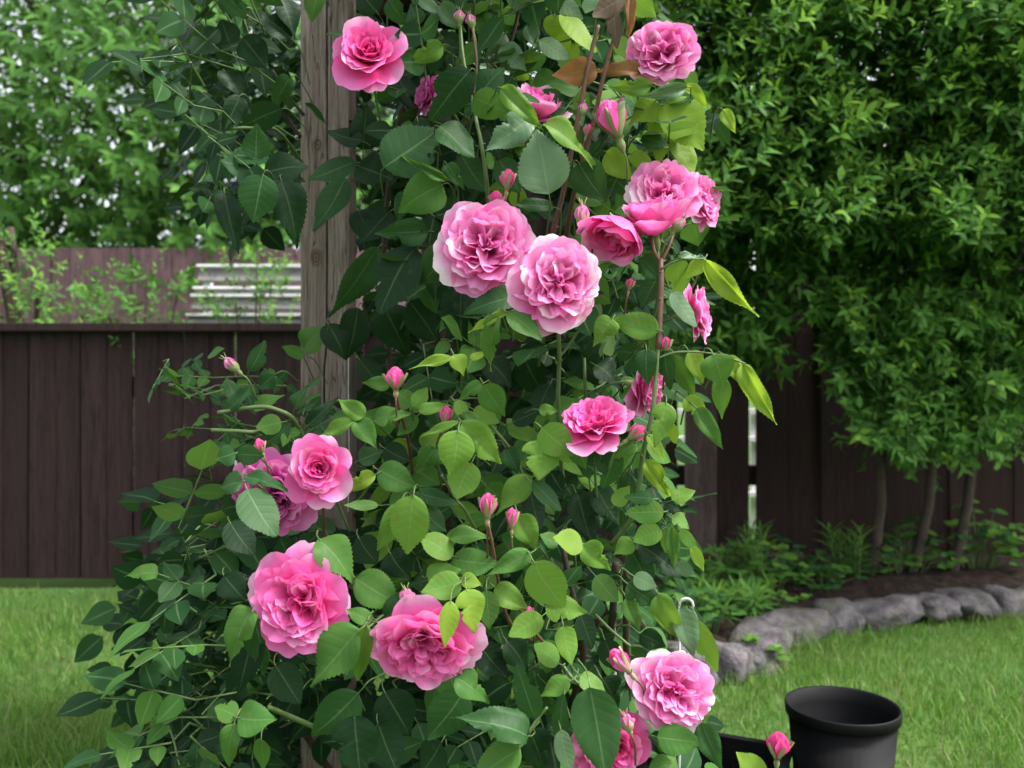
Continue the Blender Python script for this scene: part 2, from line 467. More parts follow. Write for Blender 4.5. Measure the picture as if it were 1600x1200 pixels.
def fence(name, label, D, x0, x1, bw, gap, z0, z1, mat, seed, thick=0.019, rails=(), worn=(), wide=(), cap=None):
    root = thing(name, label, 'fence', ((x0 + x1) / 2, D, 0)); r = random.Random(seed); W = V(root['_w'])
    x = x0; k = 0; protos = {}
    while x < x1:
        g = gap[k % len(gap)] if not wide or k in wide else 0.0025
        w = bw * (1.0 if wide else r.uniform(0.96, 1.04))
        mb = MB(); hz = (z1 - z0)
        mb.box((0, 0, hz / 2), (w, thick, hz))
        o = link('board', mb.mesh('board', worn[1] if k in worn[0] else mat) if worn else mb.mesh('board', mat), root,
                 loc=V((x + w / 2, D + (0.006 if k % 2 else 0.0) + r.uniform(-.002, .002), z0)) - W)
        o.rotation_euler = (r.uniform(-.003, .003), r.uniform(-.005, .005), r.uniform(-.03, .03))
        x += w + g; k += 1
    for (z, hh) in rails:
        link('rail', MB().box(((0), 0, 0), (x1 - x0, 0.04, hh)).mesh('rail', mat), root, loc=V(((x0 + x1) / 2, D + thick / 2 + 0.033, z)) - W)
    if cap:
        link('cap_rail', MB().box((0, 0, 0), (x1 - x0, cap[0], cap[1])).mesh('cap_rail', mat), root, loc=V(((x0 + x1) / 2, D, z1 + cap[1] / 2 + 0.002)) - W)
    return root


# tall fence on the far side of the bed; gaps seen at photo x 1064 and 1176
px2x = lambda px, D: (px - 800) / F * D
g1 = px2x(1070, FENCE_D)
pairw = px2x(1182, FENCE_D) - g1
bwid = (pairw - 0.034 - 0.0025) / 2
fence('tall_board_fence', 'tall dark brown board fence with narrow gaps under the overhanging hedge', FENCE_D, g1 - 0.034 - 8 * bwid - 7 * 0.0025, 4.3, bwid, [0.006, 0.034],
      0.06, 2.1, M_FENCE, 5, worn=((8,), M_FENCE_W), wide=(7, 9), rails=((0.42, 0.085), (1.75, 0.085)))
# low fence on the other side of the arbor
fence('low_board_fence', 'low brown board fence with a flat cap rail behind the wooden post', 3.6, -3.6, -0.55, 0.098, [0.003, 0.010], 0.03, 1.018, M_LOW, 9,
      cap=(0.11, 0.032), rails=((0.3, 0.08), (0.8, 0.08)))
fence('plum_board_fence', 'weathered plum coloured board fence far behind the white slatted bench', 6.4, -6.0, -0.2, 0.14, [0.004], 0.0, 1.78, M_PLUM, 12, rails=((0.4, .08), (1.4, .08)))


def white_bench():
    D = 4.15; x0, x1 = px2x(300, D), px2x(520, D)
    root = thing('slatted_bench', 'white slatted garden bench behind the low fence', 'bench', ((x0 + x1) / 2, D, 0)); W = V(root['_w'])
    zz = lambda py: H - (py - 600) / F * D
    for py, hh, dy in ((412, 0.085, 0.10), (449, 0.030, 0.05), (462, 0.075, 0.02), (494, 0.05, -0.04)):
        link('slat', MB().box((0, 0, 0), (x1 - x0, 0.022, hh), Matrix.Rotation(-0.55, 3, 'X')).mesh('slat', M_SLAT_SHADE), root, loc=V(((x0 + x1) / 2, D + dy, zz(py) - hh * 0.45)) - W)
        link('slat_edge', MB().box((0, 0, 0), (x1 - x0 + 0.01, 0.035, 0.011)).mesh('slat_edge', M_WHITE), root, loc=V(((x0 + x1) / 2, D + dy - 0.012, zz(py) + 0.002)) - W)
    for x in (x0 + 0.02, x1 - 0.02):
        mb = MB().box((x, D + 0.16, zz(412) / 2), (0.035, 0.035, zz(412) + 0.03)); mb.build('back_leg', M_WHITE, root)
        mb = MB().box((x, D - 0.36, 0.22), (0.035, 0.035, 0.44)); mb.build('front_leg', M_WHITE, root)
        MB().box((x, D - 0.10, 0.62), (0.032, 0.54, 0.03)).build('armrest', M_WHITE, root)
    for i in range(5):
        MB().box(((x0 + x1) / 2, D - 0.38 + i * 0.1, 0.45), (x1 - x0 - 0.06, 0.085, 0.02)).build('seat_slat', M_WHITE, root)


white_bench()


def neighbour_railing():
    D = 5.0
    root = thing('white_railing', 'white painted railing glimpsed through the gaps of the tall fence', 'railing', (px2x(1120, D), D, 0)); W = V(root['_w'])
    xa, xb = px2x(930, D), px2x(1330, D); zz = lambda py: H - (py - 600) / F * D
    for py in (643, 686, 772):
        MB().box(((xa + xb) / 2, D, zz(py)), (xb - xa, 0.03, 0.03)).build('rail', M_WHITE, root)
    for i in range(9):
        x = xa + (xb - xa) * i / 8
        MB().box((x, D + 0.035, zz(640) / 2), (0.035, 0.03, zz(640))).build('baluster', M_WHITE, root)


neighbour_railing()

# ------------------------------------------------------------------ wooden arbor post


def arbor():
    base = V((px2x(506, POST_D), POST_D + 0.043, 0))
    root = thing('wooden_arbor', 'weathered grey wooden arbor post with a long drying crack and two knots', 'arbor', base); W = base
    w = 0.0415; d = 0.042
    zs = np.linspace(0, 2.6, 66); prof = []; faces = []
    for i, z in enumerate(zs):
        c = 0.0035 + 0.003 * mnoise.noise(V((0, 0, z * 2.1))) + (-0.003 if z < 0.86 else 0.0015)
        gw = 0.0012 + 0.0009 * mnoise.noise(V((4, 0, z * 4)))
        gw = max(gw * 1.5, 0.0009); gd = 0.016
        e = lambda s: 0.0007 * mnoise.noise(V((s, 0, z * 9)))
        ch = 0.004
        ring = [(-w + e(1), -d + ch), (-w + ch + e(1), -d + e(2)), (c - gw, -d), (c, -d + gd), (c + gw, -d), (w - ch + e(3), -d + e(2)), (w + e(3), -d + ch),
                (w + e(3), d), (-w + e(1), d)]
        prof += [(x, y, z) for x, y in ring]
    n = 9
    for i in range(len(zs) - 1):
        for k in range(n):
            l = (k + 1) % n
            faces.append([i * n + k, i * n + l, (i + 1) * n + l, (i + 1) * n + k])
    o = link('post', mesh_from('post', prof, faces, [M_POST], smooth=False), root, loc=(0, 0, 0))
    # second post and cross rails, grown over by the rose
    x2 = px2x(930, POST_D + 0.3)
    MB().box((x2, POST_D + 0.3, 1.3), (0.083, 0.083, 2.6)).build('post', M_FENCE, root)
    for z in (1.535, 2.3):
        a = V((base.x + 0.0, base.y + 0.075, z)); b = V((x2, POST_D + 0.3 - 0.06, z)); mid = (a + b) / 2
        ang = math.atan2(b.y - a.y, b.x - a.x)
        MB().box(mid, ((b - a).length + 0.1, 0.036, 0.07), Matrix.Rotation(ang, 3, 'Z')).build('cross_rail', M_FENCE, root)
    wire = [at(545, 520, 1.53), at(544.5, 600, 1.53), at(545.5, 700, 1.53), at(544, 800, 1.53)]
    MB().tube(wire, 0.0009, 5).build('wire', M_METAL, root)
    MB().tube([at(540, 1169, 1.5), at(655, 1164, 1.55)], 0.0022, 6).build('wire', M_METAL, root)


arbor()

# ------------------------------------------------------------------ rose leaves


def leaf_geo(rows, cols, seed, serr=0.03, pa=0.58, pb=0.82, fold=0.12, bend=0.10, wave=0.03, bite=0):
    r = random.Random(seed); ph = r.uniform(0, 6.28); bx = r.uniform(-.05, .05); asym = r.uniform(-.04, .04)
    tm = pa / (pa + pb); mx = tm ** pa * (1 - tm) ** pb
    v = []; uv = []; f = []
    for i in range(rows + 1):
        t = i / rows
        tt = min(max(t, 0.004), 0.996)
        w = 0.5 * tt ** pa * (1 - tt) ** pb / mx
        if t > .72: w *= 1 - 0.35 * ((t - .72) / .28) * (1 - (t - .72) / .28) * 2
        if t < 0.001 or t > 0.999: w = 0.004
        tooth = serr * (1 if i % 2 else -0.4) * (0.4 + 0.6 * math.sin(PI * t))
        cx = bx * math.sin(PI * t); zc = -bend * (t * t) + 0.02 * math.sin(6 * t + ph)
        for j in range(cols + 1):
            s = -1 + 2 * j / cols
            ww = w + (tooth if abs(s) > 0.99 and 0 < i < rows else 0)
            if bite and s * bite > 0: ww *= 1 - .5 * math.exp(-((t - .3 - .4 * abs(bite)) / .055) ** 2) - .3 * math.exp(-((t - .42 - .4 * abs(bite)) / .05) ** 2)
            x = cx + s * ww * (1 + asym * s)
            z = zc + fold * abs(s) * w * 1.6 - fold * 1.1 * (abs(s) ** 3) * w + wave * (s * s) * math.sin(t * 9 + ph + (2 if s > 0 else 0)) * 0.7
            yy = t + (0.014 if abs(s) > 0.99 and i % 2 and 0 < i < rows else 0) - 0.03 * abs(s) * (1 - t) * t
            v.append((x, yy, z)); uv.append((0.5 + 0.5 * s, t))
    c1 = cols + 1
    for i in range(rows):
        for j in range(cols):
            a = i * c1 + j
            f.append((a, a + 1, a + c1 + 1, a + c1))
    return np.array(v), np.array(f), np.array(uv)


LEAF_GEO = [leaf_geo(34, 4, 100 + i, serr=0.014 + 0.006 * (i % 3), pa=0.5 + 0.06 * (i % 3), pb=0.78 + 0.15 * (i % 4), bite={3: -.6, 8: .9, 10: .3}.get(i, 0),
                     fold=0.04 + 0.11 * (i % 4), bend=(0.05, 0.22, 0.12, 0.32, -0.06)[i % 5], wave=0.02 + 0.02 * (i % 4)) for i in range(12)]
LEAF_LO = [leaf_geo(8, 2, 300 + i, serr=0.0, pa=0.54, pb=0.95, fold=0.05 + 0.1 * (i % 3), bend=0.06 + 0.08 * (i % 2), wave=0.03) for i in range(6)]
LEAF_MESH = {}


def leaf_mesh(var, kind):
    k = (var, kind)
    if k not in LEAF_MESH:
        v, f, uv = LEAF_GEO[var]
        LEAF_MESH[k] = mesh_from('leaf', v, f, [LEAF[kind]], uv=uv)
    return LEAF_MESH[k]


ROSE_BASE = V((px2x(800, 1.6), 1.6, 0.0))
rose = thing('climbing_rose', 'climbing rose bush covered in pink double flowers growing up the wooden arbor', 'rose bush', ROSE_BASE)
stalks = MB()
n_leaf = 0


def put_leaf(M, kind, var=None):
    global n_leaf
    o = bpy.data.objects.new('leaf', leaf_mesh(rng.randrange(12) if var is None else var, kind)); COL.objects.link(o)
    o.parent = rose; o.matrix_local = Matrix.Translation(-ROSE_BASE) @ M
    n_leaf += 1
    return o


def leaf_matrix(b, t, width, normal):
    R = frame(t - b, normal); L = (t - b).length
    M = R.to_4x4(); M.translation = b
    return M @ Matrix.Diagonal((width, L, L, 1))


def hand_leaf(bx, by, tx, ty, w, kind, D=1.12):
    """A leaf seen from (bx, by) at its stalk to (tx, ty) at its tip, w photo pixels broad."""
    Lp = math.hypot(tx - bx, ty - by)
    d2 = rng.uniform(-0.35, 0.10) * Lp * D / F
    b = at(bx, by, D); t = at(tx, ty, D + d2)
    to_cam = (V((0, 0, H)) - b).normalized()
    n = to_cam + V((rng.uniform(-.6, .6), 0, rng.uniform(-0.1, 0.9)))
    M = leaf_matrix(b, t, w * 1.08 * D / F, n)
    put_leaf(M, kind)
    dirb = (b - t).normalized()
    e = b + dirb * rng.uniform(.010, .02) + V((rng.uniform(-.01, .01), rng.uniform(.06, .10), rng.uniform(-.04, -.01)))
    P = smooth_path([b - dirb * 0.004, b + dirb * 0.005 + V((0, 0.004, 0)), b + dirb * 0.011 + V((0, .03, -.003)), e], 2)
    stalks.tube(P, [.0006 + .0007 * i / (len(P) - 1) for i in range(len(P))], 4, cap=False)


HAND = [
    # top left, around and on the post
    (500, -22, 481, 27, 38, 'm', 1.45), (352, -12, 380, 26, 40, 'o', 1.25), (400, 250, 401, 193, 40, 'o', 1.2), (396, 259, 344, 254, 44, 'o', 1.2),
    (412, 270, 477, 255, 52, 'd', 1.22), (411, 272, 394, 347, 58, 'o', 1.15), (438, 278, 468, 380, 52, 'd', 1.2), (350, 298, 371, 388, 36, 'd', 1.22),
    (567, 221, 510, 207, 30, 'd', 1.28), (567, 234, 577, 160, 48, 'd', 1.3), (556, 254, 482, 278, 37, 'o', 1.3), (558, 258, 614, 274, 54, 'd', 1.3),
    (600, 262, 678, 196, 80, 'o', 1.18), (702, 282, 617, 242, 15, 'm', 1.15), (541, 279, 492, 365, 46, 'o', 1.4), (692, 70, 638, 98, 30, 'y', 1.2),
    (608, 0, 636, 44, 32, 'o', 1.3), (622, 120, 650, 178, 36, 'd', 1.3), (590, 20, 560, -20, 40, 'd', 1.3), (655, 40, 640, 5, 30, 'o', 1.3),
    (440, 170, 372, 200, 40, 'd', 1.3), (375, 150, 352, 205, 34, 'd', 1.3), (455, 120, 420, 170, 30, 'o', 1.4), (360, 70, 345, 30, 40, 'd', 1.3), (455, 60, 410, 20, 46, 'd', 1.35),
    (380, 60, 420, 110, 44, 'd', 1.35), (350, 110, 380, 150, 38, 'd', 1.35), (440, -5, 465, 50, 40, 'd', 1.35),
    # top centre
    (688, 6, 727, 50, 30, 'p', 1.22), (652, -4, 692, 22, 20, 'p', 1.22), (748, 20, 770, 74, 32, 'm', 1.25), (790, 52, 762, 86, 26, 'p', 1.25),
    (734, 110, 678, 184, 56, 'd', 1.13), (706, 104, 738, 152, 34, 'd', 1.16), (747, 152, 786, 103, 44, 'o', 1.2), (738, 152, 793, 178, 44, 'm', 1.17),
    (783, 138, 850, 200, 32, 'y', 1.12), (848, 196, 950, 248, 42, 'y', 1.12), (830, 184, 760, 234, 48, 'p', 1.16), (858, 304, 836, 199, 76, 'p', 1.12),
    (686, 198, 744, 240, 62, 'o', 1.16), (652, 186, 668, 252, 40, 'd', 1.22), (698, 256, 724, 294, 24, 'o', 1.15), (692, 288, 620, 330, 62, 'm', 1.17),
    (866, 22, 867, 62, 33, 'Y', 1.24), (878, 20, 930, 86, 38, 'Y', 1.23), (868, 48, 887, 86, 32, 'Y', 1.27), (898, 66, 899, 100, 16, 'Y', 1.22),
    (844, 62, 890, 94, 28, 'p', 1.21), (784, 72, 822, 110, 34, 'p', 1.22), (824, 42, 846, 78, 24, 'p', 1.23), (792, -8, 838, 14, 26, 'p', 1.23), (862, -8, 908, 20, 28, 'p', 1.23),
    (932, -6, 915, 22, 26, 'p', 1.24), (932, 108, 866, 118, 40, 'b', 1.18), (978, -4, 924, 26, 32, 'x', 1.15), (958, 16, 966, 66, 22, 'x', 1.15), (985, -4, 985, 60, 17, 'b', 1.15),
    (1002, 112, 932, 104, 28, 'b', 1.17), (1018, 134, 948, 137, 27, 'y', 1.16), (984, -8, 1024, 26, 34, 'y', 1.22), (966, 56, 980, 92, 24, 'y', 1.22),
    (1074, 136, 1002, 152, 22, 'p', 1.15), (1032, 164, 982, 190, 48, 'Y', 1.2), (1040, 158, 1106, 228, 70, 'Y', 1.19), (1066, 138, 1108, 168, 34, 'Y', 1.23), (1130, 172, 1150, 207, 20, 'Y', 1.2),
    (1040, 176, 1028, 247, 44, 'Y', 1.22), (1056, 212, 1082, 277, 40, 'Y', 1.22), (1002, 214, 1046, 228, 26, 'o', 1.18), (948, 238, 990, 282, 38, 'Y', 1.2), (984, 240, 1022, 262, 24, 'Y', 1.2),
    (904, 254, 947, 316, 54, 'o', 1.15), (750, 72, 716, 100, 28, 'm', 1.24), (800, 120, 780, 150, 30, 'o', 1.25), (905, 150, 940, 190, 34, 'o', 1.26), (838, 115, 870, 140, 34, 'm', 1.27),
    (770, 60, 805, 40, 30, 'm', 1.27), (870, 250, 900, 300, 34, 'm', 1.2), (758, 200, 790, 245, 34, 'd', 1.2), (780, 250, 812, 300, 40, 'o', 1.2), (720, 240, 760, 300, 40, 'o', 1.22),
    # centre left
    (670, 361, 581, 366, 40, 'o', 1.2), (592, 386, 522, 503, 48, 'o', 1.32), (650, 388, 584, 472, 74, 'd', 1.22), (474, 546, 508, 508, 40, 'm', 1.4), (476, 556, 441, 541, 19, 'm', 1.38),
    (512, 505, 540, 556, 42, 'd', 1.4), (389, 580, 416, 539, 26, 'o', 1.25), (706, 396, 650, 446, 58, 'o', 1.2), (560, 480, 545, 560, 46, 'd', 1.42), (610, 330, 560, 380, 44, 'd', 1.33),
    (560, 330, 590, 390, 40, 'd', 1.36), (600, 480, 640, 560, 60, 'd', 1.36), (640, 470, 690, 540, 55, 'd', 1.3), (560, 560, 600, 610, 40, 'd', 1.36), (640, 300, 615, 345, 34, 'o', 1.3),
    # centre under the two large flowers
    (814, 458, 726, 480, 40, 'o', 1.12), (777, 492, 752, 576, 38, 'o', 1.06), (793, 488, 731, 518, 17, 'Y', 1.06), (793, 488, 848, 529, 40, 'm', 1.04), (845, 500, 877, 520, 14, 'm', 1.05),
    (707, 560, 640, 573, 17, 'Y', 1.08), (709, 554, 727, 585, 28, 'Y', 1.08), (735, 560, 760, 552, 14, 'Y', 1.1), (866, 324, 803, 317, 22, 'o', 1.17), (720, 448, 714, 558, 54, 'd', 1.2),
    (702, 534, 676, 556, 20, 'm', 1.15), (957, 498, 928, 537, 36, 'm', 1.08), (1030, 516, 955, 497, 40, 'm', 1.07), (1048, 457, 1090, 510, 34, 'p', 1.09), (1064, 402, 1054, 462, 38, 'y', 1.13),
    (1101, 404, 1073, 437, 28, 'Y', 1.09), (1060, 404, 1106, 394, 13, 'p', 1.08), (1102, 404, 1182, 499, 31, 'Y', 1.08), (1002, 402, 1040, 442, 34, 'o', 1.16), (1030, 430, 1000, 480, 38, 'o', 1.17),
    (1010, 545, 1012, 602, 32, 'o', 1.08), (1040, 546, 1041, 607, 28, 'o', 1.09), (1053, 553, 1087, 627, 28, 'm', 1.1), (1076, 548, 1102, 598, 32, 'Y', 1.09), (1114, 553, 1131, 606, 49, 'm', 1.06),
    (1134, 558, 1168, 603, 27, 'Y', 1.08), (1160, 568, 1207, 666, 32, 'Y', 1.07), (1125, 588, 1131, 655, 28, 'y', 1.08), (1070, 620, 1108, 662, 30, 'Y', 1.1), (1088, 638, 1132, 702, 28, 'm', 1.08),
    (1041, 628, 1024, 699, 36, 'm', 1.06), (1046, 660, 1056, 694, 20, 'Y', 1.09), (1012, 678, 1041, 719, 18, 'Y', 1.08), (1008, 718, 1054, 784, 28, 'Y', 1.08), (1050, 782, 1086, 764, 28, 'y', 1.07),
    (1036, 786, 1070, 796, 24, 'd', 1.09), (1037, 800, 985, 802, 36, 'm', 1.06), (1020, 780, 978, 774, 20, 'o', 1.06), (1050, 822, 1054, 893, 22, 'm', 1.07), (1050, 806, 1078, 826, 28, 'm', 1.08),
    (1062, 828, 1090, 860, 18, 'm', 1.07), (1082, 853, 1099, 892, 17, 'Y', 1.07), (1040, 826, 1041, 864, 17, 'Y', 1.08), (1034, 828, 990, 846, 33, 'm', 1.07), (990, 846, 958, 866, 28, 'm', 1.08),
    (1056, 880, 1086, 902, 22, 'p', 1.08), (998, 850, 1074, 904, 44, 'd', 1.1), (966, 703, 943, 768, 34, 'o', 1.07), (994, 692, 954, 716, 26, 'm', 1.06), (930, 690, 948, 744, 28, 'o', 1.08),
    (985, 860, 1020, 920, 40, 'o', 1.1), (960, 790, 985, 760, 26, 'm', 1.09), (985, 740, 970, 800, 30, 'o', 1.12), (930, 760, 965, 820, 44, 'd', 1.16), (900, 770, 930, 850, 52, 'd', 1.18),
    # left
    (372, 710, 415, 712, 30, 'o', 1.0), (379, 752, 342, 758, 38, 'o', 1.0), (383, 745, 449, 763, 28, 'o', .98), (385, 764, 431, 840, 58, 'o', .96), (368, 708, 338, 716, 32, 'o', 1.0),
    (372, 790, 345, 800, 40, 'd', 1.05), (358, 815, 397, 868, 44, 'd', 1.05), (570, 652, 526, 623, 28, 'y', 1.1), (555, 657, 497, 679, 24, 'y', 1.1), (557, 655, 588, 698, 32, 'm', 1.1),
    (478, 667, 527, 620, 22, 'd', 1.2), (587, 741, 533, 767, 26, 'Y', 1.08), (590, 734, 652, 762, 44, 'm', 1.09), (646, 773, 634, 867, 60, 'm', 1.02), (626, 784, 592, 864, 35, 'm', 1.04),
    (498, 842, 557, 905, 56, 'm', 1.03), (560, 840, 590, 880, 44, 'd', 1.12), (608, 862, 640, 905, 46, 'd', 1.1), (591, 790, 538, 788, 18, 'o', 1.08), (584, 656, 642, 644, 32, 'm', 1.12),
    (610, 600, 566, 598, 22, 'o', 1.16), (622, 612, 656, 640, 28, 'm', 1.14), (652, 650, 620, 680, 26, 'm', 1.15), (360, 640, 390, 600, 28, 'o', 1.2), (430, 585, 400, 610, 28, 'o', 1.25),
    (440, 660, 400, 668, 30, 'm', 1.2), (370, 625, 352, 590, 24, 'o', 1.22), (395, 640, 440, 612, 26, 'm', 1.24), (460, 640, 478, 600, 24, 'o', 1.26), (420, 690, 455, 660, 26, 'o', 1.2),
    (470, 860, 500, 830, 34, 'd', 1.12), (600, 700, 640, 720, 36, 'd', 1.16), (560, 720, 600, 700, 30, 'o', 1.16),
    # centre low
    (646, 636, 668, 606, 24, 'm', 1.12), (654, 643, 702, 631, 20, 'm', 1.1), (711, 627, 734, 650, 22, 'y', 1.08), (716, 672, 707, 743, 54, 'y', 1.03), (718, 660, 656, 679, 14, 'y', 1.05),
    (727, 646, 760, 672, 18, 'm', 1.08), (722, 660, 784, 726, 46, 'y', 1.05), (756, 600, 788, 652, 40, 'm', 1.08), (753, 600, 713, 623, 22, 'm', 1.1), (737, 723, 713, 779, 48, 'm', 1.08),
    (846, 688, 842, 750, 57, 'm', 1.07), (846, 668, 895, 712, 49, 'm', 1.06), (888, 676, 924, 708, 34, 'm', 1.08), (842, 640, 872, 642, 18, 'm', 1.1), (831, 754, 882, 788, 32, 'o', 1.08),
    (832, 746, 772, 802, 40, 'm', 1.1), (826, 764, 846, 830, 38, 'd', 1.12), (810, 803, 841, 861, 39, 'm', 1.05), (648, 770, 714, 786, 26, 'o', 1.1), (702, 840, 767, 834, 28, 'm', 1.04),
    (708, 869, 653, 837, 39, 'y', 1.03), (707, 874, 777, 881, 42, 'm', 1.04), (668, 902, 720, 888, 37, 'y', 1.03), (830, 864, 760, 899, 31, 'm', 1.03), (910, 850, 862, 842, 41, 'Y', 1.04),
    (911, 851, 957, 892, 38, 'y', 1.04), (834, 878, 882, 948, 60, 'y', 1.0), (872, 850, 842, 836, 26, 'm', 1.05), (790, 700, 812, 740, 30, 'o', 1.14), (680, 700, 650, 740, 34, 'o', 1.12),
    (660, 700, 690, 670, 30, 'm', 1.14), (760, 760, 800, 790, 34, 'o', 1.13), (660, 800, 700, 830, 40, 'o', 1.1), (740, 640, 780, 660, 26, 'm', 1.12), (800, 660, 845, 640, 34, 'd', 1.16),
    (820, 560, 850, 630, 52, 'd', 1.22), (760, 560, 800, 600, 44, 'd', 1.2), (900, 540, 930, 600, 48, 'd', 1.2), (930, 570, 980, 600, 50, 'd', 1.18), (860, 600, 840, 650, 44, 'd', 1.2),
    # bottom left
    (396, 950, 343, 1034, 54, 'm', 1.0), (397, 984, 368, 1082, 48, 'd', 1.06), (394, 963, 427, 1057, 54, 'o', 1.05), (564, 984, 478, 1072, 72, 'm', .98), (573, 976, 552, 1072, 31, 'm', .99),
    (555, 903, 628, 947, 54, 'm', 1.03), (582, 971, 541, 952, 24, 'm', 1.0), (603, 966, 641, 923, 37, 'o', 1.02), (371, 1122, 427, 1122, 51, 'm', .96), (371, 1121, 338, 1104, 32, 'm', .97),
    (366, 1130, 351, 1203, 33, 'm', .96), (560, 1083, 482, 1157, 58, 'o', 1.0), (554, 1118, 561, 1220, 70, 'd', 1.0), (430, 1040, 470, 1100, 50, 'd', 1.1), (470, 1080, 430, 1130, 48, 'd', 1.12),
    (408, 1153, 413, 1204, 27, 'm', 1.0), (600, 1080, 640, 1150, 62, 'd', 1.1), (350, 900, 385, 940, 44, 'd', 1.08), (380, 1060, 350, 1090, 44, 'd', 1.1),
    (590, 1130, 620, 1210, 56, 'd', 1.08), (440, 1010, 480, 1030, 36, 'd', 1.12),
    # bottom centre
    (720, 908, 657, 927, 41, 'y', 1.0), (728, 920, 743, 990, 47, 'Y', .98), (704, 938, 696, 1011, 30, 'Y', .92), (720, 904, 754, 912, 24, 'Y', 1.02), (760, 922, 764, 984, 34, 'm', 1.03),
    (773, 918, 828, 953, 37, 'm', 1.04), (853, 948, 917, 956, 41, 'y', 1.01), (847, 963, 795, 993, 39, 'm', 1.02), (873, 1037, 833, 1008, 36, 'y', 1.02), (880, 978, 891, 1039, 37, 'y', 1.01),
    (711, 1058, 770, 1092, 45, 'm', 1.0), (727, 1078, 668, 1158, 62, 'o', 1.03), (824, 1150, 726, 1106, 57, 'o', .97), (838, 1122, 800, 1056, 43, 'o', .99), (813, 1168, 733, 1214, 54, 'm', .97),
    (826, 1140, 858, 1210, 50, 'd', 1.03), (892, 1064, 840, 1088, 31, 'y', 1.0), (882, 1083, 864, 1194, 27, 'o', .99), (906, 1056, 946, 1086, 33, 'y', 1.01), (922, 1073, 948, 1220, 70, 'o', .92),
    (876, 1140, 892, 1206, 28, 'p', .98), (750, 1010, 790, 1060, 46, 'd', 1.1), (690, 1160, 660, 1210, 50, 'd', 1.06), (790, 1000, 830, 1050, 42, 'd', 1.1), (905, 960, 935, 1010, 40, 'd', 1.1),
    # bottom right
    (1028, 928, 1066, 1010, 39, 'y', 1.04), (1063, 948, 1086, 1028, 37, 'p', 1.05), (1090, 968, 1119, 1060, 31, 'm', 1.05), (980, 912, 1026, 948, 36, 'o', 1.05), (990, 900, 1026, 918, 26, 'p', 1.04),
    (978, 934, 1002, 988, 27, 'm', 1.07), (1026, 1152, 1099, 1161, 44, 'm', .97), (1096, 1128, 1129, 1208, 34, 'o', .97), (1196, 1218, 1152, 1176, 36, 'Y', .95), (1000, 990, 1040, 1010, 30, 'd', 1.12),
    (940, 1060, 975, 1110, 44, 'd', 1.06), (1050, 1190, 1010, 1215, 34, 'm', 1.0), (930, 900, 965, 940, 36, 'o', 1.1), (945, 1000, 965, 1050, 36, 'd', 1.12),
]
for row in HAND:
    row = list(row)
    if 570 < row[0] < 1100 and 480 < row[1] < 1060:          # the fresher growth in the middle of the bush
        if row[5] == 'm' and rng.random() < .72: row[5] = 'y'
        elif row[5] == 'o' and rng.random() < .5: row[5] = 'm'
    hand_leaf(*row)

# compound leaves filling the bush: outer ones become leaf objects, the rest one mass
R_MAIN = [(548, -420), (960, -420), (1010, -60), (1090, 120), (1085, 250), (1050, 420), (1060, 560), (1015, 690), (1035, 800), (1050, 900), (1030, 960), (1075, 1060), (1060, 1290),  # unseen growth above the view, extended so the bush shades itself
          (220, 1290), (205, 1050), (235, 780), (330, 700), (545, 735), (556, 400)]
R_LEFT = [(250, -420), (400, -420), (400, 20), (395, 230), (350, 270), (290, 200), (250, 40)]
R_FRONT = [(660, -420), (960, -420), (1010, -60), (1060, 120), (1055, 250), (1020, 420), (1030, 560), (985, 690), (1005, 800), (1020, 900), (1000, 960), (1045, 1060), (1040, 1290),
           (260, 1290), (255, 1050), (265, 830), (350, 790), (570, 790), (640, 700), (650, 400)]
R_TOP = [(560, -250), (960, -250), (1000, 300), (570, 330)]
R_GAP = [(300, 30), (475, 30), (475, 330), (360, 330), (290, 200)]
R_STEMS = [(250, 560), (470, 560), (480, 700), (300, 700)]
mass = {k: [] for k in 'domy'}


def spray(P, rdir, nrm, size, kinds, as_object=False, n_pairs=2):
    rdir = rdir.normalized(); R = frame(rdir, nrm); x, z = R.col[0], R.col[2]
    L = size
    spots = [(1.75 * L, 0, 1.0)]
    for k in range(n_pairs):
        for s in (-1, 1): spots.append(((0.35 + 0.72 * k) * L, s, 0.78 + 0.14 * k))
    if as_object or P.y < 1.45: q = V((rng.uniform(-.06, .09), .12, rng.uniform(-.09, .02))); stalks.tube([P + q, P + q * .5 + V((rng.uniform(-.015, .015), 0, rng.uniform(0, .02))), P], [.0017, .0014, .0011], 5, cap=False); stalks.tube([P, P + rdir * 0.9 * L, P + rdir * 1.8 * L], [0.0014, 0.0012, 0.0008], 4, cap=False)
    for d, s, q in spots:
        b = P + rdir * d
        a = rdir if s == 0 else (rdir * rng.uniform(.25, .6) + x * s)
        a = (a.normalized() + V((rng.uniform(-.25, .25), rng.uniform(-.25, .25), rng.uniform(-.45, .15)))).normalized()
        nn = z + V((rng.uniform(-.4, .4), rng.uniform(-.4, .4), rng.uniform(-.2, .4)))
        l = L * q * rng.uniform(.85, 1.15)
        M = leaf_matrix(b, b + a * l, l * rng.uniform(.62, .8), nn)
        kd = rng.choice(kinds)
        if as_object: put_leaf(M, kd)
        else: mass[kd].append(M)


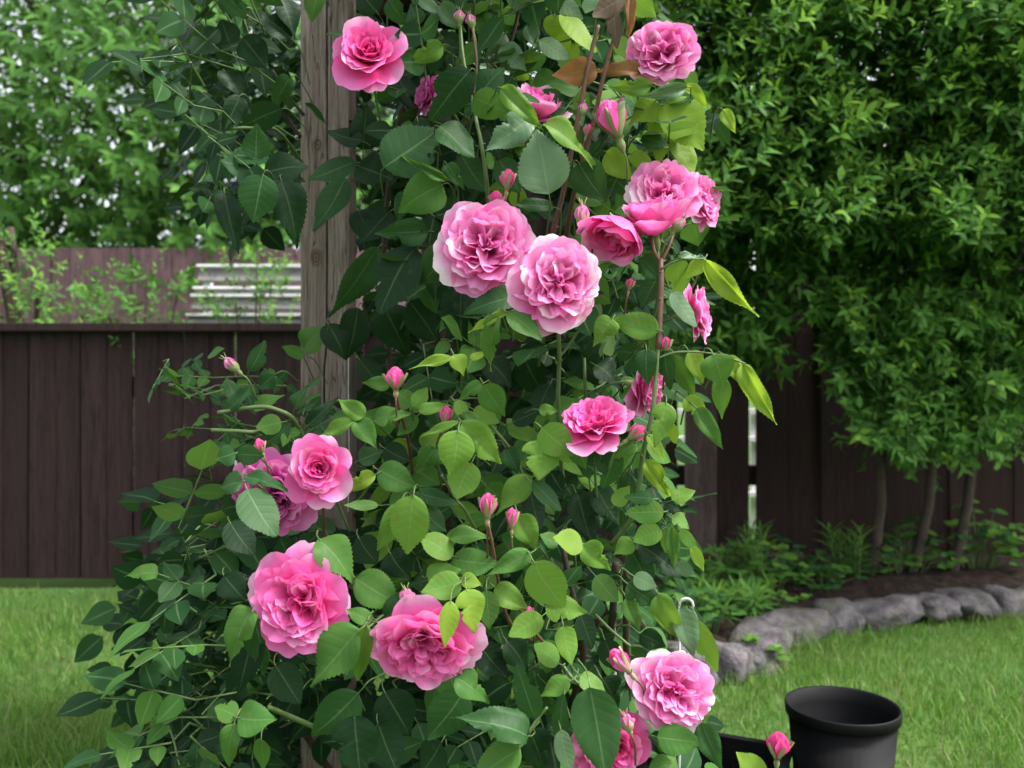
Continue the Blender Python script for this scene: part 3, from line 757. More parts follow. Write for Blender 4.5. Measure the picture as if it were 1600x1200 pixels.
def fill(poly, n, d0, d1, kinds_f, size=(0.038, 0.062), obj=0, zone=None):
    xs = [p[0] for p in poly]; ys = [p[1] for p in poly]; c = 0
    while c < n:
        px, py = rng.uniform(min(xs), max(xs)), rng.uniform(min(ys), max(ys))
        if not inside(poly, px, py) or (zone and not zone(px, py)): continue
        D = d0 + (d1 - d0) * rng.random()
        P = at(px, py, D)
        if P.z < 0.02 or (425 < px < 570 and py > 1090 and D < 1.62): continue
        r = V((rng.uniform(-1, 1), rng.uniform(-0.9, 0.35), rng.uniform(-0.7, 0.5)))
        nrm = V((rng.uniform(-.5, .5), rng.uniform(-1.1, 0.1), rng.uniform(.25, 1.0)))
        spray(P, r, nrm, rng.uniform(*size), kinds_f(px, py), as_object=c < obj)
        c += 1


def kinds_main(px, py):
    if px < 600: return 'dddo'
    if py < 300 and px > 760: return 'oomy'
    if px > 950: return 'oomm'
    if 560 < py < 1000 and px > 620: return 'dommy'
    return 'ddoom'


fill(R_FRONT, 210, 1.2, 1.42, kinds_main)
fill(R_MAIN, 700, 1.66, 2.0, lambda x, y: 'dddo')  # mostly deepest green: the bush's inner shade put into leaf colour
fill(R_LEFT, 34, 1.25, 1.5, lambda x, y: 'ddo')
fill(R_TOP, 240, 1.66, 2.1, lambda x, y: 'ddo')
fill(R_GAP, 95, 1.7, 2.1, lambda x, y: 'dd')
fill(R_FRONT, 360, 1.44, 1.62, lambda x, y: 'dddo')  # darker leaf mix again, painting the shaded hollows behind the front leaves
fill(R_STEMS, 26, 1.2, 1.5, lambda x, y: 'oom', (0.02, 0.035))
# the bush goes on to the left of the photograph's edge
fill([(275, 800), (345, 740), (345, 1280), (265, 1280)], 14, 1.03, 1.16, lambda x, y: 'doom', (0.035, 0.055), obj=4)
fill([(285, -100), (345, -100), (345, 300), (305, 260)], 9, 1.2, 1.3, lambda x, y: 'ddo', (0.035, 0.055), obj=2)


def build_mass(groups, name, parent, geos, mats):
    Vs, Fs, Us, Rs, Ms, Bk = [], [], [], [], [], 0
    for mi, (k, lst) in enumerate(groups.items()):
        if not lst: continue
        for gi, (tv, tf, tuv) in enumerate(geos):
            sub = lst[gi::len(geos)]
            if not sub: continue
            v, f = instanced(tv, tf, [np.array(m) for m in sub])
            Vs.append(v); Fs.append(f + Bk); Us.append(np.tile(tuv, (len(sub), 1)))
            Rs.append(np.repeat(nrg.random(len(sub)), len(tv))); Ms.append(np.full(len(f), mi)); Bk += len(v)
    me = mesh_from(name, np.concatenate(Vs), np.concatenate(Fs), mats, np.concatenate(Ms), True, np.concatenate(Us), {'rnd': np.concatenate(Rs)})
    o = link(name, me, parent); o['kind'] = 'stuff'
    return o


build_mass(mass, 'foliage', rose, LEAF_LO, [LEAF_FAR[k] for k in mass])

# ------------------------------------------------------------------ rose stems


def stem(pts, r0, r1, mat, thorns=0, name='stem'):
    P = smooth_path([at(*p) for p in pts], 5); m = len(P)
    rad = [r0 + (r1 - r0) * i / (m - 1) for i in range(m)]
    mb = MB().tube(P, rad, 7)
    for k in range(thorns):
        i = rng.randrange(1, m - 1); d = V((rng.uniform(-1, 1), rng.uniform(-1, .2), rng.uniform(-.3, .2)))
        mb.cone(P[i] + d.normalized() * rad[i] * 0.7, d, rad[i] * 0.55, rad[i] * 1.9)
    return mb.build(name, mat, rose, smooth=True)


BD = 1.6
STEMS = [
    ([(850, 1320, 1.6), (930, 1120, 1.45), (955, 980, 1.3), (962, 880, 1.22)], .0075, .005, M_STEMB, 10),
    ([(860, 1330, 1.58), (970, 1130, 1.3), (978, 1000, 1.2), (978, 890, 1.15)], .0065, .004, M_STEMB, 8),
    ([(820, 1330, 1.6), (905, 1060, 1.3), (900, 960, 1.25), (880, 860, 1.25)], .006, .004, M_STEMB, 12),
    ([(955, 850, 1.14), (985, 812, 1.12), (998, 760, 1.1), (1006, 705, 1.09), (1020, 640, 1.085), (1028, 540, 1.085), (1033, 450, 1.09), (1032, 408, 1.1)], .0034, .0026, M_STEMG, 2),
    ([(1028, 545, 1.083), (1033, 450, 1.088), (1032, 405, 1.1)], .0036, .0034, M_STEMR, 3),
    ([(1032, 410, 1.1), (1022, 392, 1.1), (1018, 370, 1.11)], .0028, .0022, M_STEMR, 0),
    ([(1032, 412, 1.1), (1045, 385, 1.1), (1054, 360, 1.11)], .0024, .0018, M_STEMR, 0),
    ([(1033, 420, 1.09), (1060, 407, 1.08), (1102, 404, 1.08)], .0015, .001, M_STEMG, 0),
    ([(1028, 560, 1.085), (1060, 550, 1.08), (1115, 553, 1.075), (1165, 568, 1.07)], .0016, .0009, M_STEMG, 0),
    ([(935, 40, 1.17), (922, 90, 1.17), (904, 180, 1.18), (880, 300, 1.2), (862, 372, 1.22), (840, 480, 1.3)], .0026, .0042, M_STEMR, 3),
    ([(968, 30, 1.16), (945, 110, 1.17), (925, 200, 1.19), (893, 320, 1.22), (880, 420, 1.3)], .0024, .0038, M_STEMR, 3),
    ([(720, 40, 1.2), (724, 90, 1.19), (740, 170, 1.18), (752, 225, 1.17), (762, 300, 1.2), (765, 400, 1.28)], .0016, .0034, M_STEMG, 2),
    ([(738, 44, 1.2), (745, 100, 1.2), (740, 150, 1.2)], .0013, .0018, M_STEMR, 0),
    ([(766, 0, 1.25), (764, 60, 1.25)], .0024, .0024, M_STEMB, 0),
    ([(812, 10, 1.27), (800, 60, 1.26), (778, 102, 1.27), (760, 140, 1.3)], .0028, .0032, M_STEMB, 0),
    ([(872, 510, 1.1), (874, 560, 1.13), (872, 640, 1.17), (880, 760, 1.25)], .0026, .0032, M_STEMG, 2),
    ([(905, 515, 1.12), (885, 545, 1.13), (874, 556, 1.13)], .0018, .002, M_STEMG, 0),
    ([(913, 560, 1.17), (915, 640, 1.2)], .002, .0024, M_STEMG, 0),
    ([(763, 820, 1.02), (770, 855, 1.03), (778, 905, 1.06), (795, 970, 1.1), (830, 1000, 1.14)], .0018, .0026, M_STEMR, 1),
    ([(800, 838, 1.04), (802, 860, 1.05), (830, 880, 1.07), (850, 900, 1.1)], .0014, .002, M_STEMG, 0),
    ([(752, 648, 1.12), (780, 680, 1.13), (805, 715, 1.15), (830, 780, 1.2)], .0018, .0024, M_STEMG, 1),
    ([(690, 742, 1.08), (712, 780, 1.1), (728, 800, 1.12), (760, 860, 1.2)], .0016, .0022, M_STEMG, 0),
    ([(618, 606, 1.1), (624, 640, 1.12), (640, 700, 1.18), (650, 800, 1.3)], .0018, .0028, M_STEMR, 1),
    ([(695, 664, 1.1), (682, 700, 1.13), (690, 760, 1.2)], .0016, .002, M_STEMG, 0),
    ([(340, 645, 1.2), (400, 636, 1.2), (432, 640, 1.2), (462, 660, 1.22), (480, 720, 1.3)], .0028, .0032, M_STEMG, 1),
    ([(330, 672, 1.2), (390, 675, 1.2), (416, 682, 1.22), (450, 760, 1.3)], .0026, .0032, M_STEMG, 1),
    ([(505, 780, 1.08), (506, 830, 1.12), (500, 900, 1.2)], .0022, .003, M_STEMR, 0),
    ([(560, 995, 1.0), (585, 972, 1.02), (612, 950, 1.05)], .0015, .0018, M_STEMG, 0),
    ([(420, 1105, 1.02), (450, 1118, 1.06), (490, 1135, 1.1)], .0028, .0034, M_STEMG, 0),
    ([(855, 1105, .99), (835, 1130, .99), (812, 1165, .98), (795, 1200, .97)], .0016, .0014, M_STEMG, 0),
    ([(795, 925, 1.05), (815, 955, 1.04), (830, 980, 1.04), (850, 1005, 1.05), (870, 1030, 1.1)], .0016, .0024, M_STEMR, 1),
    ([(880, 1040, 1.04), (900, 1065, 1.03), (940, 1090, 1.05), (960, 1140, 1.15)], .0018, .0026, M_STEMG, 0),
    ([(930, 960, 1.12), (955, 985, 1.12), (985, 1010, 1.12)], .002, .0018, M_STEMG, 0),
    ([(1050, 1140, 1.03), (1030, 1200, 1.1), (1000, 1300, 1.3)], .0026, .004, M_STEMB, 2),
    ([(1214, 1188, .95), (1205, 1230, .96), (1140, 1330, 1.05), (980, 1420, 1.3)], .0016, .003, M_STEMG, 0),
    ([(380, 900, 1.2), (420, 1000, 1.3), (480, 1150, 1.45), (600, 1320, 1.6)], .004, .007, M_STEMB, 5),
    ([(700, 500, 1.45), (690, 700, 1.5), (720, 950, 1.55), (790, 1320, 1.6)], .005, .008, M_STEMB, 6),
    ([(640, 100, 1.4), (600, 400, 1.5), (640, 800, 1.55), (760, 1320, 1.62)], .004, .008, M_STEMB, 6),
    ([(350, 203, 1.3), (390, 200, 1.3), (440, 210, 1.4), (500, 300, 1.7)], .0022, .003, M_STEMG, 0),
    ([(410, 110, 1.5), (440, 170, 1.5), (470, 215, 1.52)], .003, .0035, M_STEMB, 0),
    ([(425, 110, 1.55), (455, 155, 1.55), (475, 180, 1.56)], .003, .003, M_STEMB, 0),
]
for s_ in STEMS:
    stem(*s_)
so = stalks.build('leaf_stalks', M_STEMG, rose, smooth=True); so['kind'] = 'stuff'

# ------------------------------------------------------------------ rose flowers


def petal_geo(L, W, th0, th1, cup=0.25, ruf=0.05, notch=0.05, seed=0, nu=10, nv=7, p=1.3, e=0.26, r0=0.03):
    """One petal growing out of the flower's base; Z is the flower's axis, the petal leans towards +X."""
    r = random.Random(seed); ph = r.uniform(0, 6.28); k = r.uniform(1.2, 2.6); tw = r.uniform(-.12, .12)
    ts = np.linspace(0, 1, 40); th = np.radians(th0 + (th1 - th0) * ts ** p)
    rr = r0 + np.concatenate([[0], np.cumsum(np.sin(th[:-1]))]) * L / 39; zz = np.concatenate([[0], np.cumsum(np.cos(th[:-1]))]) * L / 39
    v = []; at_ = []; f = []
    for i in range(nv + 1):
        t = (i / nv) ** 0.85
        for j in range(nu + 1):
            s = -1 + 2 * j / nu
            scal = 1 - .025 * abs(math.sin(2.0 * s * k + ph)) - .008 * math.sin(9 * s + ph)
            te = scal * t * (1 - e * s * s - e * 0.6 * s ** 6 - notch * math.exp(-(s / .2) ** 2) * t)
            g = math.sin(PI / 2 * min(1, te / 0.66)) ** 0.8
            hw = W / 2 * max(g, 0.12)
            x = np.interp(te, ts, rr); z = np.interp(te, ts, zz); a = np.interp(te, ts, th)
            nx, nz = -math.cos(a), math.sin(a)
            off = cup * s * s * hw + ruf * te * te * (math.sin(.75 * k * PI * s + ph) + 0.25 * math.sin(2.2 * k * PI * s + 2 * ph)) * L + tw * s * te * te * W * .5
            off -= 0.03 * L * max(0, te - .8) / .2 * abs(math.sin(ph + s))
            v.append((x + nx * off, s * hw * (1 - 0.12 * cup * s * s), z + nz * off)); at_.append(te)
    c = nu + 1
    for i in range(nv):
        for j in range(nu):
            q = i * c + j; f.append((q, q + c, q + c + 1, q + 1))
    return np.array(v), np.array(f), np.array(at_)


def rotz(v, a):
    c, s = math.cos(a), math.sin(a)
    return np.stack([v[:, 0] * c - v[:, 1] * s, v[:, 0] * s + v[:, 1] * c, v[:, 2]], 1)


PETAL_CACHE = {}


def petal_mesh(key, mat):
    """Outer petals, few shapes shared by all flowers. key = (ring type, variant)."""
    k = (key, mat)
    if k not in PETAL_CACHE:
        typ, var = key
        a = {'A': (1.10, .92, 58, 104, .18, .05), 'B': (1.08, .86, 50, 86, .26, .05), 'cA': (1.22, 1.08, 48, 96, .24, .035), 'cB': (1.08, .98, 34, 66, .34, .035),
             'hA': (1.28, 1.12, 66, 26, .42, .03), 'hB': (1.26, 1.02, 56, 6, .5, .025)}[typ]
        v, f, t = petal_geo(*a, notch=0.03 + 0.03 * (var % 2), seed=hash((var, len(typ), ord(typ[-1]))) % 1000 if False else var * 31 + ord(typ[0]) + ord(typ[-1]))
        PETAL_CACHE[k] = mesh_from('petal', v, f, [PETAL[mat]], attrs={'pt': t * (0.92 if 'A' in typ else 0.85) + .1, 'pr': np.full(len(t), 0.0)})
    return PETAL_CACHE[k]


HEART_CACHE = {}


def heart_mesh(typ, mat, var):
    k = (typ, mat, var)
    if k in HEART_CACHE: return HEART_CACHE[k]
    r = random.Random(var * 17 + len(typ) * 5 + 3)
    VV, FF, TT, RR = [], [], [], []; nb = 0

    def add(v, f, t, phi, shift=(0, 0, 0), tmul=1.0, tadd=0.0):
        nonlocal nb
        v = rotz(v, phi) + np.array(shift)
        VV.append(v); FF.append(f + nb); TT.append(np.clip(t * tmul + tadd, 0, 1)); RR.append(np.full(len(v), r.random())); nb += len(v)

    def ring(n, L, W, a0, a1, cup, ruf, ph, jit=.12, tm=.8, ta=.08):
        for i in range(n):
            q = r.uniform(.9, 1.1)
            v, f, t = petal_geo(L * q, W * r.uniform(.75, 1.15), a0 + r.uniform(-7, 7), a1 + r.uniform(-14, 12), cup * r.uniform(.5, 1.3), ruf * r.uniform(.7, 1.7), r.uniform(0, .1), r.randrange(10 ** 6))
            add(v, f, t, ph + 2 * PI * i / n + r.uniform(-jit, jit), tmul=tm, tadd=ta)

    if typ == 'open':
        ring(8, 1.02, .78, 42, 74, .30, .05, .2, tm=.93, ta=.05)
        ring(8, .96, .70, 35, 62, .36, .05, .5, tm=.88, ta=.04)
        ring(7, .88, .62, 27, 52, .42, .05, .1, tm=.84, ta=.03)
        # quartered heart: fans of folded petals whose edges run outwards from the eye
        nq = 4 + var % 2
        for q in range(nq):
            a = 2 * PI * q / nq + r.uniform(-.25, .25) + var
            ca, sa = math.cos(a), math.sin(a)
            for i in range(6):
                u = (i - 2.5) / 2.5; sg = 1 if u >= 0 else -1
                rot = a + sg * PI / 2 * (1 - .3 * abs(u)) + r.uniform(-.25, .25)
                rc = r.uniform(.20, .32); tg = u * .15 - sg * .08
                v, f, t = petal_geo(r.uniform(.62, .78), r.uniform(.42, .58), r.uniform(2, 12), r.uniform(24, 56), r.uniform(.25, .55), .06, .03, r.randrange(10 ** 6), nu=7, nv=6)
                add(v, f, t, rot, (ca * rc - sa * tg, sa * rc + ca * tg, .06), .86, .02)
        for i in range(6):
            v, f, t = petal_geo(r.uniform(.60, .70), r.uniform(.28, .4), 0, r.uniform(8, 34), r.uniform(.5, .9), .05, .03, r.randrange(10 ** 6), nu=6, nv=6)
            add(v, f, t, r.uniform(0, 6.28), (r.uniform(-.07, .07), r.uniform(-.07, .07), .07), .8, .0)
    elif typ == 'cup':
        ring(7, 1.0, .82, 26, 50, .40, .03, .3, tm=.8); ring(7, .92, .72, 20, 38, .48, .03, .7, tm=.72); ring(7, .84, .6, 15, 26, .55, .035, .2, tm=.66, ta=.04)
        ring(7, .78, .48, 10, 17, .65, .04, .5, tm=.6, ta=.02); ring(6, .74, .38, 5, 10, .75, .05, .1, tm=.52, ta=0)
        for i in range(9):
            v, f, t = petal_geo(r.uniform(.62, .74), .24, 0, r.uniform(2, 14), .9, .07, .05, r.randrange(10 ** 6), nu=6, nv=6)
            add(v, f, t, r.uniform(0, 6.28), (r.uniform(-.13, .13), r.uniform(-.13, .13), .02), .5, 0)
    else:     # half-open
        ring(6, 1.14, .95, 58, -4, .5, .03, .2, tm=.75, ta=.1); ring(6, 1.06, .8, 44, -8, .6, .03, .6, tm=.7, ta=.06); ring(5, .98, .6, 30, -8, .7, .04, 0, tm=.6); ring(4, .9, .4, 12, 0, .8, .05, 0, tm=.5)
    me = mesh_from('rose_flower', np.concatenate(VV), np.concatenate(FF), [PETAL[mat]], attrs={'pt': np.concatenate(TT), 'pr': np.concatenate(RR)})
    HEART_CACHE[k] = me
    return me


def calyx_mesh(sep_len=0.62, spread=70, mat=None, sw=.24):
    mb = MB()
    prof = [(0.03, -.42), (.055, -.36), (.10, -.26), (.115, -.16), (.09, -.06), (.13, 0.0), (.16, .03)]
    n = 8
    for rr, z in prof:
        for k in range(n): mb.v.append(V((rr * math.cos(2 * PI * k / n), rr * math.sin(2 * PI * k / n), z)))
    for i in range(len(prof) - 1):
        for k in range(n):
            l = (k + 1) % n; mb.f.append([i * n + k, i * n + l, i * n + n + l, i * n + n + k])
    for k in range(5):
        v, f, t = petal_geo(sep_len, sw, spread, spread + (25 if sw < .3 else -30), .5, .02, 0, 40 + k, nu=2, nv=5, e=0, r0=.08)
        w = np.clip(1.15 - t * 1.1, 0.03, 1)           # pointed
        v[:, 1] *= w; v = rotz(v, 2 * PI * k / 5); b = len(mb.v)
        mb.v += [V(p) for p in v]; mb.f += [[int(i) + b for i in q] for q in f]
    return mb.mesh('calyx', mat or M_CALYX, True)


CALYX_OPEN = calyx_mesh(); CALYX_HALF = calyx_mesh(.66, 45); CALYX_BACK = calyx_mesh(.6, 92)


def flower(px, py, dpx, face, D, typ='open', mat='pink', var=0, spin=0.0, label=None, sq=1.0, n=(7, 7), cal=True):
    if sq == 1.0: sq = rng.uniform(.93, 1.09)
    """A flower whose face is centred on (px, py), dpx photo pixels across; face = direction it looks (right, up, towards the lens)."""
    R = dpx / 2 * D / F / {'open': .98, 'cup': 1.0, 'half': .86}[typ]
    ax = V((face[0], -face[2], face[1])).normalized()
    depth = {'open': .42, 'cup': .40, 'half': .62}[typ]
    c = at(px, py, D) - ax * R * depth
    q = ax.to_track_quat('Z', 'Y').to_matrix().to_4x4()
    M = Matrix.Translation(c) @ q @ Matrix.Rotation(spin, 4, 'Z') @ Matrix.Diagonal((R * sq, R, R, 1))
    o = bpy.data.objects.new('rose_flower', heart_mesh(typ, mat, var)); COL.objects.link(o)
    o.parent = rose; o.matrix_local = Matrix.Translation(-ROSE_BASE) @ M
    if label: o['label'] = label
    ta, tb = {'open': ('A', 'B'), 'cup': ('cA', 'cB'), 'half': ('hA', 'hB')}[typ]
    for tt, m, ph in ((ta, n[0], 0.1), (tb, n[1], .1 + PI / 7)):
        for i in range(m):
            pm = petal_mesh((tt, rng.randrange(5)), mat)
            p = bpy.data.objects.new('petal', pm); COL.objects.link(p); p.parent = o
            sc = rng.uniform(.84, 1.10)
            p.matrix_local = Matrix.Rotation(ph + 2 * PI * i / m + rng.uniform(-.16, .16), 4, 'Z') @ Matrix.Rotation(rng.uniform(-.12, .22), 4, 'Y') @ Matrix.Rotation(rng.uniform(-.12, .12), 4, 'X') @ Matrix.Diagonal((sc, sc * rng.uniform(.92, 1.1), sc, 1))
    if cal:
        k = bpy.data.objects.new('calyx', CALYX_HALF if typ == 'half' else CALYX_OPEN); COL.objects.link(k); k.parent = o
    # stalk behind the flower
    a = c - ax * R * .4
    b = a - ax * .03 + V((0, .02, -.02)); d = b + V((rng.uniform(-.02, .02), .06, -.07))
    MB().tube(smooth_path([a, b, d], 4), .0019, 6).build('stem', M_STEMG, rose, smooth=True)
    return o


FLOWERS = [
    (577, 84, 124, (.05, .25, 1), 1.16, 'cup', 'pink', 0, .3, None, 1.0, (7, 6)),
    (1034, 80, 120, (-.25, .15, 1), 1.17, 'open', 'light', 8, .9, None, .95, (7, 7)),
    (842, 158, 84, (.35, .9, .55), 1.2, 'half', 'light', 0, .2, None, 1.0, (6, 5)),
    (664, 148, 66, (-.9, .2, .5), 1.24, 'open', 'mauve', 2, .0, None, 1.0, (6, 5)),
    (1038, 298, 114, (-.1, .3, 1), 1.165, 'open', 'light', 2, .3, None, 1.0, (7, 7)),
    (1098, 312, 94, (.75, .2, .75), 1.19, 'open', 'light', 3, .3, None, 1.0, (7, 6)),
    (1018, 332, 104, (-.2, .95, .25), 1.11, 'half', 'pink', 2, .8, 'half-open pink rose seen from the side above its sepals', 1.0, (6, 6)),
    (960, 370, 104, (-.50, -.75, .40), 1.10, 'half', 'pink', 3, .1, None, 1.0, (6, 6)),
    (758, 384, 162, (-.08, .10, 1), 1.12, 'open', 'light', 0, .5, None, 1.0, (8, 8)),
    (874, 442, 144, (.12, .05, 1), 1.04, 'open', 'light', 1, .2, None, 1.0, (8, 8)),
    (1092, 488, 96, (.95, .15, .35), 1.17, 'open', 'light', 2, 1.2, None, 1.0, (7, 6)),
    (1014, 606, 104, (.80, -.20, .42), 1.13, 'open', 'light', 7, 1.5, 'faded crumpled mauve rose', 1.0, (6, 6)),
    (928, 656, 118, (-.12, 1.0, .62), 1.08, 'open', 'pink', 4, 1.5, None, 1.0, (7, 7)),
    (499, 733, 106, (.08, .08, 1), 1.03, 'cup', 'pink', 1, 1.1, None, 1.0, (7, 6)),
    (424, 772, 140, (-.2, -.2, 1), 1.10, 'open', 'mauve', 3, 1.7, None, 1.0, (7, 6)),
    (467, 942, 156, (-.08, .08, 1), 1.0, 'open', 'pink', 2, 2.2, None, 1.0, (8, 8)),
    (660, 1012, 152, (.0, -.38, 1), .985, 'open', 'pink', 5, .1, None, 1.2, (8, 8)),
    (1054, 1078, 132, (.25, .25, 1), .99, 'open', 'light', 4, 2.6, None, 1.0, (8, 7)),
    (954, 1168, 128, (-.1, -.1, 1), .99, 'open', 'deep', 6, .6, None, 1.0, (6, 6)),
]
for fl in FLOWERS:
    flower(*fl)

# ------------------------------------------------------------------ buds


def bud_mesh(mat, tip=1.0, seed=0):
    """Closed bud: an ovoid of wrapped petals with ridges spiralling to the tip, 1 unit long."""
    VV, FF, TT, RR = [], [], [], []; nb = 0; r = random.Random(seed)
    for i in range(7):
        a0 = 18 - 2.2 * i
        v, f, t = petal_geo(1.0 + .02 * i, .95 - .06 * i, a0 + 10, -14 - 2 * i + 3, .62, .008, 0, r.randrange(9999), nu=6, nv=7, p=.8, e=.2, r0=.05)
        v = rotz(v, i * 2.4); VV.append(v); FF.append(f + nb); TT.append(t * .75 + .05); RR.append(np.full(len(v), r.random())); nb += len(v)
    return mesh_from('rose_bud', np.concatenate(VV), np.concatenate(FF), [PETAL[mat]], attrs={'pt': np.concatenate(TT), 'pr': np.concatenate(RR)})


BUD = {m: bud_mesh(m, seed=i) for i, m in enumerate(('pink', 'deep', 'light'))}
BUD_CAL = {'g': calyx_mesh(.95, 36, None, .52), 't': calyx_mesh(1.0, 35, M_TAN, .50), 'o': calyx_mesh(.9, 46, M_TAN, .42), 'c': None}


def closed_calyx(mat):
    mb = MB()
    prof = [(0.03, -.42), (.06, -.36), (.12, -.24), (.14, -.14), (.13, -.04), (.26, .12), (.33, .3), (.33, .5), (.26, .7), (.15, .88), (.05, 1.05), (.012, 1.3)]
    n = 10
    for j, (rr, z) in enumerate(prof):
        for k in range(n):
            a = 2 * PI * k / n; q = rr * (1 + .05 * math.cos(5 * a))
            mb.v.append(V((q * math.cos(a), q * math.sin(a), z)))
    for i in range(len(prof) - 1):
        for k in range(n):
            l = (k + 1) % n; mb.f.append([i * n + k, i * n + l, i * n + n + l, i * n + n + k])
    for k in range(3):
        a = 2 * PI * k / 3; p = V((.1 * math.cos(a), .1 * math.sin(a), .95))
        mb.tube([p, p + V((.05 * math.cos(a), .05 * math.sin(a), .2)), p + V((.16 * math.cos(a), .16 * math.sin(a), .42))], [.05, .03, .01], 4)
    return mb.mesh('calyx', mat, True)


CLOSED = {'g': closed_calyx(M_CALYX), 't': closed_calyx(M_TAN)}


def bud(px, py, lpx, dirn, D, mat='pink', cal='t', closed=False, wide=1.0):
    L = lpx * D / F; ax = V((dirn[0], -.15, dirn[1])).normalized()
    c = at(px, py, D) - ax * L * .45
    M = Matrix.Translation(c) @ ax.to_track_quat('Z', 'Y').to_matrix().to_4x4() @ Matrix.Rotation(rng.uniform(0, 6), 4, 'Z') @ Matrix.Diagonal((L * wide, L * wide, L, 1))
    o = bpy.data.objects.new('rose_bud', BUD[mat]); COL.objects.link(o)
    o.parent = rose; o.matrix_local = Matrix.Translation(-ROSE_BASE) @ M
    k = bpy.data.objects.new('calyx', CLOSED[cal] if closed else BUD_CAL[cal]); COL.objects.link(k); k.parent = o
    a = c - ax * L * .38
    MB().tube(smooth_path([a, a - ax * .012, a - ax * .02 + V((0, .015, -.02))], 3), .0013, 6).build('stem', M_STEMG if cal == 'g' else M_STEMR, rose, smooth=True)


BUDS = [
    (958, 191, 58, (-.35, .9), 1.15, 'pink', 'g', False, 1.1),
    (618, 594, 34, (.0, 1), 1.1, 'pink', 'o', False, 1.15), (696, 651, 28, (.15, 1), 1.1, 'deep', 't', False, 1.0), (762, 793, 38, (.02, 1), 1.02, 'pink', 't', False, .95),
    (800, 812, 31, (.03, 1), 1.04, 'pink', 't', False, .85), (636, 934, 26, (-.2, 1), .99, 'light', 'g', True, 1.2), (407, 698, 22, (-.3, 1), 1.06, 'deep', 'o', False, .9),
    (793, 283, 30, (.1, 1), 1.15, 'deep', 't', False, 1.0), (775, 313, 24, (0, 1), 1.17, 'deep', 'o', False, 1.2), (910, 340, 34, (-.05, 1), 1.12, 'light', 't', True, .95),
    (929, 357, 18, (.1, 1), 1.13, 'deep', 't', False, 1), (718, 28, 20, (0, 1), 1.2, 'light', 'g', True, 1.1), (736, 34, 20, (-.25, 1), 1.2, 'light', 'g', True, 1.0),
    (984, 446, 18, (.2, 1), 1.14, 'deep', 't', False, 1), (992, 678, 30, (.7, .6), 1.05, 'deep', 'g', False, 1.0), (972, 1036, 46, (-.6, .75), .97, 'pink', 't', False, .8),
    (980, 1130, 26, (-.35, 1), .94, 'light', 't', True, 1.2), (1040, 540, 22, (0, 1), 1.09, 'deep', 't', False, 1.2), (1060, 352, 24, (.5, .7), 1.09, 'light', 'g', True, 1.1),
    (363, 571, 26, (-.6, .6), 1.2, 'light', 'g', True, 1), (1216, 1168, 42, (.05, 1), .95, 'deep', 'o', False, 1.0), (910, 172, 20, (.2, 1), 1.18, 'light', 'g', True, 1),
    (970, 165, 20, (0, 1), 1.2, 'light', 'g', True, 1), (918, 205, 18, (.3, 1), 1.17, 'deep', 't', False, 1), (828, 958, 18, (-.2, 1), 1.03, 'pink', 'o', False, 1),
]
for b_ in BUDS:
    bud(*b_)

# ------------------------------------------------------------------ hedge shrub over the fence, bed plants, background greenery


def blade_geo(seg=3, w=0.28, bend=0.25, fold=.1):
    v = []; uv = []; f = []
    for i in range(seg + 1):
        t = i / seg; hw = w / 2 * (math.sin(PI * min(.97, max(.06, t ** .8))) ** .8)
        if i == seg: hw = .004
        for s in (-1, 0, 1):
            v.append((s * hw, t, -bend * t * t + fold * abs(s) * hw)); uv.append((.5 + .5 * s, t))
    for i in range(seg):
        for j in range(2):
            a = i * 3 + j; f.append((a, a + 1, a + 4, a + 3))
    return np.array(v), np.array(f), np.array(uv)


HEDGE = {
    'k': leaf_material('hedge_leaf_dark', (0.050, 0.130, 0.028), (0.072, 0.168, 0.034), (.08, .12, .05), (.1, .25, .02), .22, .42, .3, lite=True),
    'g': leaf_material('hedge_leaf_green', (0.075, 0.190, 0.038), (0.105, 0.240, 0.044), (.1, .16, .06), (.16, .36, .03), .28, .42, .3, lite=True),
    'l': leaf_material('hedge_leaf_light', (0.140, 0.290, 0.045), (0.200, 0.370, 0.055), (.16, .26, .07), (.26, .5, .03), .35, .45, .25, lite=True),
}
BL = [blade_geo(3, .38, .2, .15), blade_geo(3, .33, .4, .1), blade_geo(3, .42, .08, .2)]


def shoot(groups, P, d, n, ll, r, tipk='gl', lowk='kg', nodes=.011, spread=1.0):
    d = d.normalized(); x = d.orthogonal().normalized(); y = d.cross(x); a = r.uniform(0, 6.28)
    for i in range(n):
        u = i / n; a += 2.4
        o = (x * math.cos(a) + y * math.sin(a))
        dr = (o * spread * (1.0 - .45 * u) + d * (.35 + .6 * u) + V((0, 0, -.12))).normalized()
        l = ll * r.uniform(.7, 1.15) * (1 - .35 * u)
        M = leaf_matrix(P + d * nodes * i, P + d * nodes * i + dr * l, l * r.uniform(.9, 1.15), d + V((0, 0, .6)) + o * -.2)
        groups[r.choice(tipk if u > .55 else lowk)].append(M)


